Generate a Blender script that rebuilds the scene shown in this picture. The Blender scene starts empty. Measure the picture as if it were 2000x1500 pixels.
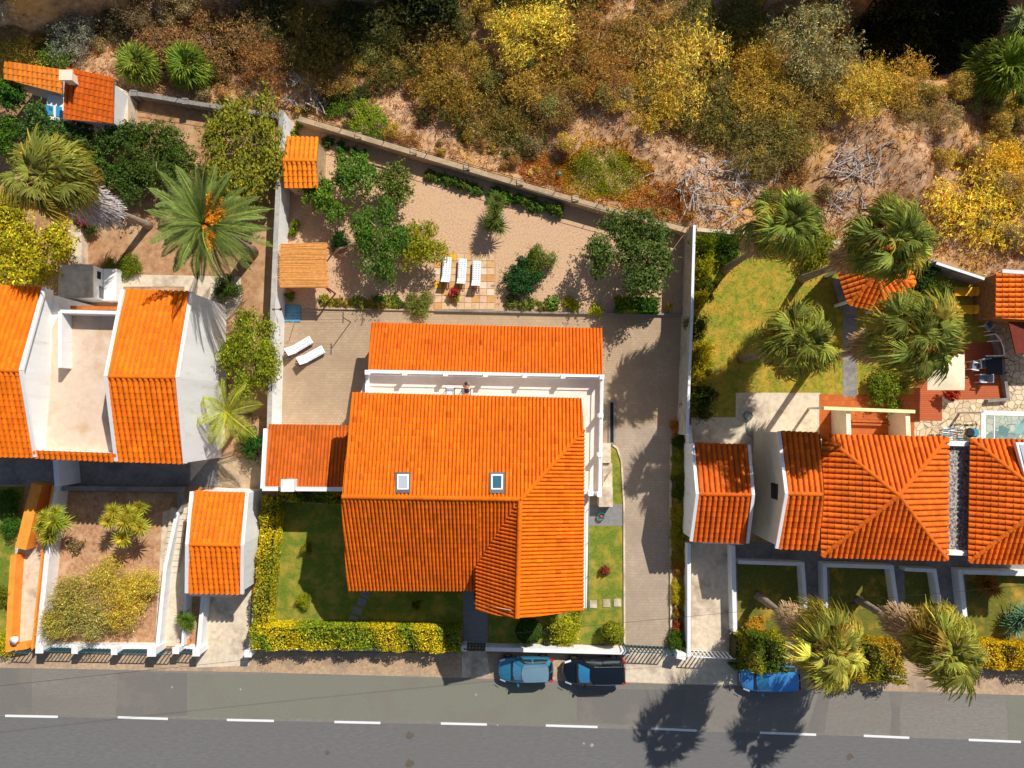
import bpy, bmesh, math, random
import numpy as np
from mathutils import Vector, Matrix, Quaternion
R = math.radians
random.seed(7)
RNG = np.random.default_rng(7)
SC = bpy.context.scene
COL = SC.collection

# ------------------------------------------------------------------ camera, sky, sun, exposure
H, FPX = 48.0, 1344.0                      # flying height above the yard; focal length in photo pixels (2000 px wide)
TILT = math.atan(60.0 / FPX)               # the drone looks almost straight down, a touch to the north
cam_d = bpy.data.cameras.new('camera'); cam = bpy.data.objects.new('camera', cam_d); COL.objects.link(cam)
cam.location = (0, 0, H); cam.rotation_euler = (TILT, 0, 0)
cam_d.sensor_fit = 'HORIZONTAL'; cam_d.sensor_width = 36; cam_d.lens = FPX / 2000 * 36
cam_d.clip_start = 0.5; cam_d.clip_end = 2000
SC.camera = cam
SUN_EL, SUN_AZ = 43.3, 35.5                # azimuth clockwise from +Y
world = bpy.data.worlds.new('World'); SC.world = world; world.use_nodes = True
wn = world.node_tree.nodes; wl = world.node_tree.links
bg = wn['Background']; sky = wn.new('ShaderNodeTexSky'); sky.sky_type = 'NISHITA'; sky.sun_disc = False
sky.sun_elevation = R(SUN_EL); sky.sun_rotation = R(SUN_AZ)
wl.new(sky.outputs['Color'], bg.inputs['Color']); bg.inputs['Strength'].default_value = 0.08
sun_d = bpy.data.lights.new('sun', 'SUN'); sun_d.energy = 4.9; sun_d.angle = R(0.5); sun_d.color = (1.0, 0.965, 0.90)
sun = bpy.data.objects.new('sun', sun_d); COL.objects.link(sun)
SUNV = Vector((math.sin(R(SUN_AZ)) * math.cos(R(SUN_EL)), math.cos(R(SUN_AZ)) * math.cos(R(SUN_EL)), math.sin(R(SUN_EL))))
sun.rotation_euler = SUNV.to_track_quat('Z', 'Y').to_euler(); sun.location = SUNV * 120
vs = SC.view_settings; vs.view_transform = 'Standard'; vs.look = 'None'; vs.exposure = 0.12; vs.gamma = 1.0; vs.use_curve_mapping = False

# ------------------------------------------------------------------ from photo measurements to metres
_ct, _st = math.cos(TILT), math.sin(TILT)
def ray(px, py):
    a, b = (px - 1000) / FPX, (750 - py) / FPX
    return Vector((a, b * _ct + _st, b * _st - _ct))
def P(px, py, z=0.0):
    d = ray(px, py); s = (H - z) / -d.z
    return Vector((d.x * s, d.y * s, z))
def Ph(px, py, h=0.0):                     # a point h above the terrain
    z = h
    for _ in range(4):
        p = P(px, py, z); z = terrain(p.x, p.y) + h
    return P(px, py, z)

# ------------------------------------------------------------------ terrain
REAR = [(-900, 120), (0, 168), (250, 178), (540, 226), (580, 233), (1340, 452), (1420, 452), (1640, 472), (1830, 515), (2000, 560), (2900, 800)]
REARW = [((px - 1000) / 28, (810 - py) / 28) for px, py in REAR]
def sstep(a, b, x):
    t = min(1, max(0, (x - a) / (b - a))); return t * t * (3 - 2 * t)
def rear_y(x):
    for (x0, y0), (x1, y1) in zip(REARW, REARW[1:]):
        if x0 <= x <= x1: return y0 + (y1 - y0) * (x - x0) / (x1 - x0)
    return REARW[0][1] if x < REARW[0][0] else REARW[-1][1]
def terrain(x, y):
    d = y - rear_y(x)
    z = -0.06
    m = sstep(0.2, 4.0, d)
    if m > 0:
        n = (0.42 * math.sin(x * .31 + y * .22 + 1.1) + 0.33 * math.sin(x * .53 - y * .47 + 2.0) + 0.2 * math.sin(x * 1.1 + y * .83)
             + 0.12 * math.sin(x * 1.9 - y * 1.7 + .6) + 0.06 * math.sin(x * 3.7 + y * 3.1))
        z += m * (n - 0.15)
        # ravine with a steep far bank added past the top edge to cast shade
        rv = sstep(19, 25, x) * sstep(23.5, 26.5, y)
        z -= 4.0 * rv
        shade_bank = sstep(29.5, 31.5, y - 0.06 * x + 0.7 * math.sin(x * .5)) 
        z += shade_bank * (2.2 + 8.5 * sstep(14, 22, x) + 1.2 * math.sin(x * .35) + 3.0 * sstep(-8, -14, x) * 0 + 2.6 * math.exp(-((x + 10.5) / 6.5) ** 2) + 3.5 * math.exp(-((x + 34) / 6) ** 2))
    return z

# ------------------------------------------------------------------ materials
def lin(r, g, b, k=1.0):
    f = lambda c: (c / 255 / 12.92 if c <= 10.3 else ((c / 255 + .055) / 1.055) ** 2.4)
    return (f(r) * k, f(g) * k, f(b) * k)
MATS = {}
def nt(name):
    m = bpy.data.materials.new(name); m.use_nodes = True
    t = m.node_tree; return m, t.nodes, t.links, t.nodes['Principled BSDF']
def mat(name, c1, c2=None, scale=3.0, rough=.8, bump=0.0, bscale=40.0, detail=6.0, c3=None, s3=.35, lo=.35, hi=.65, spec=.3, metal=0.0, stretch=None, lo3=.5, hi3=.68):
    """two colours mixed by noise in world space, an optional third in larger blotches, fine relief"""
    if name in MATS: return MATS[name]
    m, N, L, b = nt(name)
    b.inputs['Roughness'].default_value = rough; b.inputs['Specular IOR Level'].default_value = spec; b.inputs['Metallic'].default_value = metal
    geo = N.new('ShaderNodeNewGeometry'); vec = geo.outputs['Position']
    if stretch:
        mp = N.new('ShaderNodeMapping'); mp.inputs['Scale'].default_value = stretch; L.new(vec, mp.inputs['Vector']); vec = mp.outputs[0]
    if c2 is None: c2 = tuple(x * .82 for x in c1)
    def noise(s, d):
        n = N.new('ShaderNodeTexNoise'); n.inputs['Scale'].default_value = s; n.inputs['Detail'].default_value = d; n.inputs['Roughness'].default_value = .65
        L.new(vec, n.inputs['Vector']); return n
    def ramp(fac, a, z):
        r = N.new('ShaderNodeMapRange'); r.inputs[1].default_value = a; r.inputs[2].default_value = z; L.new(fac, r.inputs[0]); return r.outputs[0]
    def mix(f, a, c):
        x = N.new('ShaderNodeMix'); x.data_type = 'RGBA'; L.new(f, x.inputs[0])
        for k, v in ((6, a), (7, c)):
            if isinstance(v, tuple): x.inputs[k].default_value = (*v, 1)
            else: L.new(v, x.inputs[k])
        return x.outputs[2]
    out = mix(ramp(noise(scale, detail).outputs[0], lo, hi), c1, c2)
    if c3: out = mix(ramp(noise(s3, 4).outputs[0], lo3, hi3), out, c3)
    L.new(out, b.inputs['Base Color'])
    if bump:
        bp = N.new('ShaderNodeBump'); bp.inputs['Strength'].default_value = bump; bp.inputs['Distance'].default_value = .03
        L.new(noise(bscale, 3).outputs[0], bp.inputs['Height']); L.new(bp.outputs[0], b.inputs['Normal'])
    m['_o'] = 1; MATS[name] = m; return m
def brick_mat(name, c1, c2, mortar, w, h, rough=.85, ms=.012, c3=None, dirt=.3, rot=0.0):
    if name in MATS: return MATS[name]
    m, N, L, b = nt(name); b.inputs['Roughness'].default_value = rough
    geo = N.new('ShaderNodeNewGeometry'); mp = N.new('ShaderNodeMapping'); mp.inputs['Rotation'].default_value = (0, 0, rot); L.new(geo.outputs['Position'], mp.inputs[0])
    br = N.new('ShaderNodeTexBrick'); br.inputs['Scale'].default_value = 1; br.inputs['Brick Width'].default_value = w; br.inputs['Row Height'].default_value = h
    br.inputs['Mortar Size'].default_value = ms; br.inputs['Mortar Smooth'].default_value = .3
    for k, c in (('Color1', c1), ('Color2', c2), ('Mortar', mortar)): br.inputs[k].default_value = (*c, 1)
    L.new(mp.outputs[0], br.inputs['Vector'])
    n = N.new('ShaderNodeTexNoise'); n.inputs['Scale'].default_value = .45; n.inputs['Detail'].default_value = 7; n.inputs['Roughness'].default_value = .7; L.new(geo.outputs['Position'], n.inputs[0])
    r = N.new('ShaderNodeMapRange'); r.inputs[1].default_value = .38; r.inputs[2].default_value = .68; r.inputs[4].default_value = dirt; L.new(n.outputs[0], r.inputs[0])
    x = N.new('ShaderNodeMix'); x.data_type = 'RGBA'; L.new(r.outputs[0], x.inputs[0]); L.new(br.outputs[0], x.inputs[6]); x.inputs[7].default_value = (*(c3 or mortar), 1)
    L.new(x.outputs[2], b.inputs['Base Color'])
    bp = N.new('ShaderNodeBump'); bp.inputs['Strength'].default_value = .3; bp.inputs['Distance'].default_value = .01; L.new(br.outputs[1], bp.inputs['Height']); bp.invert = True
    L.new(bp.outputs[0], b.inputs['Normal']); MATS[name] = m; return m
def leaf_mat(name, trans=.30, rough=.6, spec=.12):
    """object colour times the leaf's own colour (face attribute lc)"""
    m, N, L, b = nt(name)
    oi = N.new('ShaderNodeObjectInfo'); at = N.new('ShaderNodeAttribute'); at.attribute_name = 'lc'
    mu = N.new('ShaderNodeMix'); mu.data_type = 'RGBA'; mu.blend_type = 'MULTIPLY'; mu.inputs[0].default_value = 1
    L.new(oi.outputs['Color'], mu.inputs[6]); L.new(at.outputs['Color'], mu.inputs[7])
    b.inputs['Roughness'].default_value = rough; b.inputs['Specular IOR Level'].default_value = spec
    L.new(mu.outputs[2], b.inputs['Base Color'])
    tr = N.new('ShaderNodeBsdfTranslucent'); L.new(mu.outputs[2], tr.inputs[0])
    ms = N.new('ShaderNodeMixShader'); ms.inputs[0].default_value = trans
    L.new(b.outputs[0], ms.inputs[1]); L.new(tr.outputs[0], ms.inputs[2]); L.new(ms.outputs[0], N['Material Output'].inputs['Surface'])
    return m
def tile_mat(name):
    m, N, L, b = nt(name); b.inputs['Roughness'].default_value = .85; b.inputs['Specular IOR Level'].default_value = .08
    geo = N.new('ShaderNodeNewGeometry'); oi = N.new('ShaderNodeObjectInfo'); at = N.new('ShaderNodeAttribute'); at.attribute_name = 'lc'
    n = N.new('ShaderNodeTexNoise'); n.inputs['Scale'].default_value = .8; n.inputs['Detail'].default_value = 8; n.inputs['Roughness'].default_value = .7; L.new(geo.outputs['Position'], n.inputs[0])
    r = N.new('ShaderNodeMapRange'); r.inputs[1].default_value = .3; r.inputs[2].default_value = .75; r.inputs[3].default_value = 1.1; r.inputs[4].default_value = .76; L.new(n.outputs[0], r.inputs[0])
    a = N.new('ShaderNodeMix'); a.data_type = 'RGBA'; a.blend_type = 'MULTIPLY'; a.inputs[0].default_value = 1; L.new(oi.outputs['Color'], a.inputs[6]); L.new(at.outputs['Color'], a.inputs[7])
    c = N.new('ShaderNodeMix'); c.data_type = 'RGBA'; c.blend_type = 'MULTIPLY'; c.inputs[0].default_value = 1; L.new(a.outputs[2], c.inputs[6]); L.new(r.outputs[0], c.inputs[7])
    L.new(c.outputs[2], b.inputs['Base Color']); return m
def flat(name, c, rough=.5, metal=0.0, spec=.4, coat=0.0, emit=None):
    if name in MATS: return MATS[name]
    m, N, L, b = nt(name)
    n = N.new('ShaderNodeTexNoise'); n.inputs['Scale'].default_value = 9; n.inputs['Detail'].default_value = 4
    g = N.new('ShaderNodeNewGeometry'); L.new(g.outputs['Position'], n.inputs[0])
    x = N.new('ShaderNodeMix'); x.data_type = 'RGBA'; L.new(n.outputs[0], x.inputs[0]); x.inputs[6].default_value = (*[v * .9 for v in c], 1); x.inputs[7].default_value = (*[min(1, v * 1.1) for v in c], 1)
    L.new(x.outputs[2], b.inputs['Base Color'])
    b.inputs['Roughness'].default_value = rough; b.inputs['Metallic'].default_value = metal; b.inputs['Specular IOR Level'].default_value = spec; b.inputs['Coat Weight'].default_value = coat
    MATS[name] = m; return m
def glass_mat(name, c, alpha=1.0):
    if name in MATS: return MATS[name]
    m, N, L, b = nt(name); b.inputs['Base Color'].default_value = (*c, 1); b.inputs['Roughness'].default_value = .06; b.inputs['Specular IOR Level'].default_value = .9; b.inputs['Coat Weight'].default_value = .6
    b.inputs['Alpha'].default_value = alpha; MATS[name] = m; return m

ASPH1 = mat('asphalt_upper_lane', lin(137, 131, 121), lin(121, 116, 109), 9, .9, .35, 120, 9, stretch=(.3, 1, 1), c3=lin(116, 108, 99), s3=.22, lo3=.4, hi3=.8)
ASPH2 = mat('asphalt_lower_lane', lin(117, 114, 112), lin(101, 100, 99), 9, .9, .35, 120, 9, c3=lin(108, 105, 101), s3=.5, lo3=.35, hi3=.75, stretch=(.22, 1, 1))
ASPHP = mat('asphalt_patch', lin(121, 115, 107), lin(109, 104, 99), 12, .9, .35, 120, c3=lin(126, 119, 109), s3=.5)
ASPHG = mat('asphalt_patch_greenish', lin(128, 127, 110), lin(116, 115, 103), 12, .9, .35, 120, c3=lin(122, 115, 104), s3=.4)
SOIL = mat('dry_soil', lin(190, 146, 106), lin(152, 112, 78), 2.2, .95, .6, 25, c3=lin(196, 160, 122), s3=.5)
HILL = mat('hillside_earth', lin(206, 166, 128), lin(150, 112, 80), 1.6, .95, .9, 16, 8, c3=lin(206, 156, 84), s3=.22, lo=.38, hi=.62)
BEDS = mat('garden_soil', lin(200, 154, 116), lin(156, 112, 80), 4, .95, .7, 22, c3=lin(206, 166, 130), s3=.8)
GRAVEL = mat('gravel', lin(220, 182, 144), lin(178, 140, 108), 9, .95, .7, 40, 5, c3=lin(208, 170, 130), s3=.4, lo=.36, hi=.66)
VERGE = mat('sandy_verge', lin(198, 166, 130), lin(162, 138, 114), 4, .95, .5, 40, c3=lin(150, 130, 112), s3=.4)
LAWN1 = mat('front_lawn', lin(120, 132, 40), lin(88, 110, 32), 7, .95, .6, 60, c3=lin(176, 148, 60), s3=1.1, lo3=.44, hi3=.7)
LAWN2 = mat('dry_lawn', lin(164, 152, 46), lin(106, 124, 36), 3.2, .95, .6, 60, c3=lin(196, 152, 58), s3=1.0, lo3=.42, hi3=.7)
LAWN3 = mat('shaded_lawn', lin(120, 116, 40), lin(90, 92, 30), 6, .95, .6, 60, c3=lin(196, 150, 56), s3=.5, lo3=.5, hi3=.7)  # darker grass, with the shade of the houses put into its colour
CONC = mat('concrete', lin(222, 204, 178), lin(200, 182, 156), 3, .9, .25, 30, c3=lin(160, 142, 122), s3=.5)
CONCG = mat('grey_concrete', lin(150, 144, 136), lin(124, 120, 116), 3, .9, .25, 30, c3=lin(108, 104, 102), s3=.5)
RENDERW = mat('weathered_render', lin(190, 182, 168), lin(160, 156, 148), 2.5, .9, .2, 30, c3=lin(140, 140, 138), s3=.6)
TANWALL = mat('sandy_concrete_wall', lin(196, 168, 132), lin(164, 140, 110), 2.5, .9, .3, 30, c3=lin(150, 130, 106), s3=.8)
WHITE = mat('white_wall_paint', (.84, .83, .81), (.77, .755, .73), .9, .8, .1, 40, 8, c3=lin(206, 196, 180), s3=1.3, lo3=.55, hi3=.85, stretch=(1.6, 1.6, .35))
WHITET = mat('white_trim_paint', (.82, .81, .79), (.76, .75, .73), 3, .6)
CREAM = mat('cream_wall_paint', lin(236, 222, 196), lin(222, 206, 178), 1.4, .8, .08, 40)
YELLOWW = mat('yellow_wall_paint', lin(240, 190, 100), lin(226, 172, 84), 1.5, .8)
ORANGEW = mat('orange_wall_paint', lin(250, 160, 60), lin(230, 138, 46), 1.5, .8)
TERR = mat('terrace_floor', lin(232, 212, 196), lin(222, 200, 184), 1.2, .75, .05, 40)
TERRS = mat('stained_terrace_floor', lin(216, 192, 170), lin(206, 180, 156), 2, .8, .08, 40, 7, c3=lin(188, 150, 106), s3=.7, lo3=.5, hi3=.8)
PAVE = brick_mat('block_paving', lin(184, 158, 128), lin(172, 146, 116), lin(150, 128, 102), .22, .18, c3=lin(156, 130, 104), dirt=.8)
DRIVE = brick_mat('driveway_paving', lin(180, 159, 136), lin(168, 148, 126), lin(154, 135, 114), .24, .19, c3=lin(150, 132, 114), dirt=.8)
CRAZY = None
TERRAC = brick_mat('terracotta_floor', lin(200, 104, 32), lin(182, 88, 26), lin(150, 74, 28), .33, .33, c3=lin(164, 82, 32), dirt=.8)
DECK = brick_mat('timber_decking', lin(190, 94, 46), lin(174, 84, 42), lin(120, 54, 28), 3.0, .14, c3=lin(160, 84, 48), dirt=.4)
GREYPATH = mat('grey_path', lin(140, 136, 132), lin(124, 120, 118), 4, .9, .2, 30)
ROCKD = mat('dark_gravel_roof', lin(190, 178, 168), lin(92, 86, 82), 7, .95, .8, 30, 3, lo=.4, hi=.6)
REED = mat('reed_thatch', lin(238, 170, 92), lin(206, 134, 62), 6, .9, .2, 60, stretch=(.12, 5, 1))
REED2 = mat('reed_stem', lin(240, 176, 100), lin(214, 146, 74), 6, .9, .1, 60)
WOOD = mat('brown_wood', lin(150, 84, 46), lin(120, 64, 34), 6, .6, .15, 40)
BARK = mat('palm_bark', lin(176, 156, 136), lin(120, 100, 84), 7, .95, .8, 30)
BARKP = mat('pale_bark', lin(214, 178, 140), lin(176, 140, 106), 6, .9, .4, 30)
DEADW = mat('bleached_deadwood', lin(208, 196, 186), lin(160, 146, 136), 5, .9, .4, 30)
STEEL = flat('dark_green_metal', (.018, .035, .03), .5, .3)
DARKM = flat('dark_metal', (.02, .022, .025), .5, .3)
WHITEM = flat('white_metal', (.8, .8, .8), .45)
TEALM = flat('teal_railing_paint', (.02, .09, .11), .5)
BLACK = flat('black_rubber', (.012, .012, .013), .7)
CLOTHW = mat('white_cushion', (.82, .82, .84), (.74, .74, .77), 8, .9, .1, 60)
GLASSD = glass_mat('dark_glass', (.012, .02, .028))
GLASSC = glass_mat('sky_tinted_glass', (.04, .30, .55))  # blue base colour stands in for the sky's reflection
GLASSB = glass_mat('blind_glass', (.42, .46, .5))
DARKV = flat('dark_void', (.01, .01, .012), .9)
HOSE = flat('teal_hose', (.02, .28, .25), .5)
REDPL = flat('red_plastic', (.5, .06, .05), .5)
TILE = tile_mat('clay_roof_tile')
LEAF = leaf_mat('leaf')
DRYLEAF = leaf_mat('dry_frond', .1, .8, .1)
PETAL = leaf_mat('petal', .2)

# ------------------------------------------------------------------ mesh building
ORG = {}
class MB:
    def __init__(s): s.v = []; s.f = []
    def add(s, vs_, fs):
        o = len(s.v); s.v.extend(tuple(v) for v in vs_); s.f.extend(tuple(i + o for i in f) for f in fs); return s
    def box(s, c, d, rz=0.0, top=1.0):
        x, y, z = d[0] / 2, d[1] / 2, d[2] / 2; cr, sr = math.cos(rz), math.sin(rz); V = []
        for dz in (-z, z):
            k = top if dz > 0 else 1
            for a, b in ((-x, -y), (x, -y), (x, y), (-x, y)):
                a *= k; b *= k; V.append((c[0] + a * cr - b * sr, c[1] + a * sr + b * cr, c[2] + dz))
        return s.add(V, [(3, 2, 1, 0), (4, 5, 6, 7), (0, 1, 5, 4), (1, 2, 6, 5), (2, 3, 7, 6), (3, 0, 4, 7)])
    def beam(s, p, q, w, h, up=(0, 0, 1)):
        p, q = Vector(p), Vector(q); d = (q - p)
        if d.length < 1e-6: return s
        d.normalize(); up = Vector(up)
        if abs(d.dot(up)) > .98: up = Vector((0, 1, 0))
        r = d.cross(up).normalized(); u = r.cross(d).normalized(); V = []
        for c in (p, q):
            for a, b in ((-1, -1), (1, -1), (1, 1), (-1, 1)): V.append(c + r * (a * w / 2) + u * (b * h / 2))
        return s.add(V, [(3, 2, 1, 0), (4, 5, 6, 7), (0, 1, 5, 4), (1, 2, 6, 5), (2, 3, 7, 6), (3, 0, 4, 7)])
    def tube(s, pts, rad, n=6, caps=True):
        pts = [Vector(p) for p in pts]; k = len(pts)
        if not hasattr(rad, '__len__'): rad = [rad] * k
        V = []; F = []; ref = Vector((.3, .2, 1)).normalized()
        for i, p in enumerate(pts):
            d = (pts[min(i + 1, k - 1)] - pts[max(i - 1, 0)]).normalized()
            a = d.cross(ref)
            if a.length < .05: a = d.cross(Vector((1, 0, 0)))
            a.normalize(); b = d.cross(a)
            for j in range(n):
                t = 2 * math.pi * j / n; V.append(p + (a * math.cos(t) + b * math.sin(t)) * rad[i])
        for i in range(k - 1):
            for j in range(n): F.append((i * n + j, i * n + (j + 1) % n, (i + 1) * n + (j + 1) % n, (i + 1) * n + j))
        if caps: F += [tuple(range(n))[::-1], tuple((k - 1) * n + j for j in range(n))]
        return s.add(V, F)
    def prism(s, base, z0, ztop):
        n = len(base); zt = ztop if hasattr(ztop, '__len__') else [ztop] * n
        ar = sum(base[i][0] * base[(i + 1) % n][1] - base[(i + 1) % n][0] * base[i][1] for i in range(n))
        if ar < 0: base = base[::-1]; zt = list(zt)[::-1]
        V = [(b[0], b[1], z0) for b in base] + [(b[0], b[1], z) for b, z in zip(base, zt)]
        F = [tuple(range(n))[::-1], tuple(range(n, 2 * n))] + [(i, (i + 1) % n, n + (i + 1) % n, n + i) for i in range(n)]
        return s.add(V, F)
    def slab(s, top, t):                   # a polygon in space thickened downwards
        n = len(top); a = sum(top[i][0] * top[(i + 1) % n][1] - top[(i + 1) % n][0] * top[i][1] for i in range(n))
        if a < 0: top = top[::-1]
        V = [tuple(p) for p in top] + [(p[0], p[1], p[2] - t) for p in top]
        return s.add(V, [tuple(range(n)), tuple(range(n, 2 * n))[::-1]] + [(i, n + i, n + (i + 1) % n, (i + 1) % n) for i in range(n)])
    def disc(s, c, r, h, n=16, r2=None):
        r2 = r if r2 is None else r2; V = []
        for z, q in ((c[2], r), (c[2] + h, r2)):
            V += [(c[0] + q * math.cos(2 * math.pi * i / n), c[1] + q * math.sin(2 * math.pi * i / n), z) for i in range(n)]
        return s.add(V, [tuple(range(n))[::-1], tuple(range(n, 2 * n))] + [(i, (i + 1) % n, n + (i + 1) % n, n + i) for i in range(n)])
    def mesh(s, name, m, org=None, smooth=False):
        me = bpy.data.meshes.new(name); v = s.v
        if org is not None: v = [(a[0] - org[0], a[1] - org[1], a[2] - org[2]) for a in v]
        me.from_pydata(v, [], s.f); me.materials.append(m)
        if smooth: me.polygons.foreach_set('use_smooth', [True] * len(me.polygons))
        me.update(); return me
def link(name, me, parent=None):
    o = bpy.data.objects.new(name, me); COL.objects.link(o)
    if parent is not None: o.parent = parent
    return o
def tag(o, label=None, cat=None, group=None, kind=None):
    if label: o['label'] = label
    if cat: o['category'] = cat
    if group: o['group'] = group
    if kind: o['kind'] = kind
    return o
def thing(name, label, cat, loc=(0, 0, 0), group=None):
    o = bpy.data.objects.new(name, None); COL.objects.link(o); o.location = loc; o.empty_display_size = .2
    ORG[o] = Vector(loc); return tag(o, label, cat, group)
def part(name, mb, m, parent, smooth=False, kind=None, bevel=0):
    og = ORG[parent]; o = link(name, mb.mesh(name, m, og, smooth), parent); ORG[o] = og
    if kind: o['kind'] = kind
    if bevel:
        b = o.modifiers.new('bevel', 'BEVEL'); b.width = bevel; b.segments = 2; b.limit_method = 'ANGLE'
    return o
def solo(name, mb, m, label, cat, loc, smooth=False, group=None):
    o = link(name, mb.mesh(name, m, loc, smooth)); o.location = loc; ORG[o] = Vector(loc); return tag(o, label, cat, group)
def struct(name, mb, m, parent=None, kind='structure', smooth=False):
    o = link(name, mb.mesh(name, m, None, smooth), parent); ORG[o] = Vector((0, 0, 0)); o['kind'] = kind; return o
def ground(name, pts, z, m, parent=None, t=0.0):
    mb = MB(); top = [P(a, b, z) for a, b in pts]
    if t: mb.slab(top, t)
    else:
        n = len(top); ar = sum(top[i].x * top[(i + 1) % n].y - top[(i + 1) % n].x * top[i].y for i in range(n))
        mb.add(top if ar > 0 else top[::-1], [tuple(range(n))])
    o = struct(name, mb, m, parent)
    return o
def dup(o, parent=None):
    c = o.copy(); COL.objects.link(c); ORG[c] = ORG.get(o, Vector((0, 0, 0)))
    if parent is not None: c.parent = parent
    for ch in list(o.children): dup(ch, c)
    return c

# ------------------------------------------------------------------ clay tile roofs
TW, TL = 0.30, 0.37
_PROF = [(0, -.03), (.035, .045), (.14, .088), (.32, .106), (.50, .102), (.64, .080), (.73, .030), (.76, -.03), (.88, -.045), (1.0, -.03)]
def tile_geo(w=TW, l=TL):
    V = []; F = []; n = len(_PROF)
    for v, dz in ((0, .034), (l + .03, 0)):
        V += [(a * w, v, z + dz) for a, z in _PROF]
    V += [(a * w, 0, z + .034 - .032) for a, z in _PROF]
    for i in range(n - 1): F.append((i, i + 1, n + i + 1, n + i))
    for i in range(n - 1): F.append((2 * n + i, 2 * n + i + 1, i + 1, i))
    return V, F
TGV, TGF = tile_geo()
def set_lc(me, cols):
    a = me.attributes.new('lc', 'FLOAT_COLOR', 'FACE')
    a.data.foreach_set('color', np.concatenate([cols, np.ones((len(cols), 1))], 1).astype(np.float32).ravel())
def tile_tint():
    k = random.gauss(1, .075) * (.8 if random.random() < .03 else 1); return (k, k * random.gauss(1, .05), k)
TILEM = []
for _i in range(10):
    _me = bpy.data.meshes.new('roof_tile'); _me.from_pydata(TGV, [], TGF); _me.materials.append(TILE); _k = tile_tint()
    set_lc(_me, np.array([_k] * len(TGF))); TILEM.append(_me)
def ridge_geo(l=.42, r=.13):
    V = []; F = []; n = 7
    for x, q in ((0, r + .018), (l + .03, r)):
        V += [(x, -q * math.cos(math.pi * i / (n - 1)), q * math.sin(math.pi * i / (n - 1)) * .85 - .02) for i in range(n)]
    for i in range(n - 1): F.append((i, n + i, n + i + 1, i + 1))
    F.append(tuple(range(n)))
    return V, F
RIDGEM = []
for _i in range(6):
    _me = bpy.data.meshes.new('ridge_tile'); _v, _f = ridge_geo(); _me.from_pydata(_v, [], _f); _me.materials.append(TILE); _k = tile_tint()
    set_lc(_me, np.array([_k] * len(_f))); RIDGEM.append(_me)
def on_plane(px, py, o, n):
    d = ray(px, py); C = Vector((0, 0, H)); t = (o - C).dot(n) / d.dot(n); return C + d * t
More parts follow.
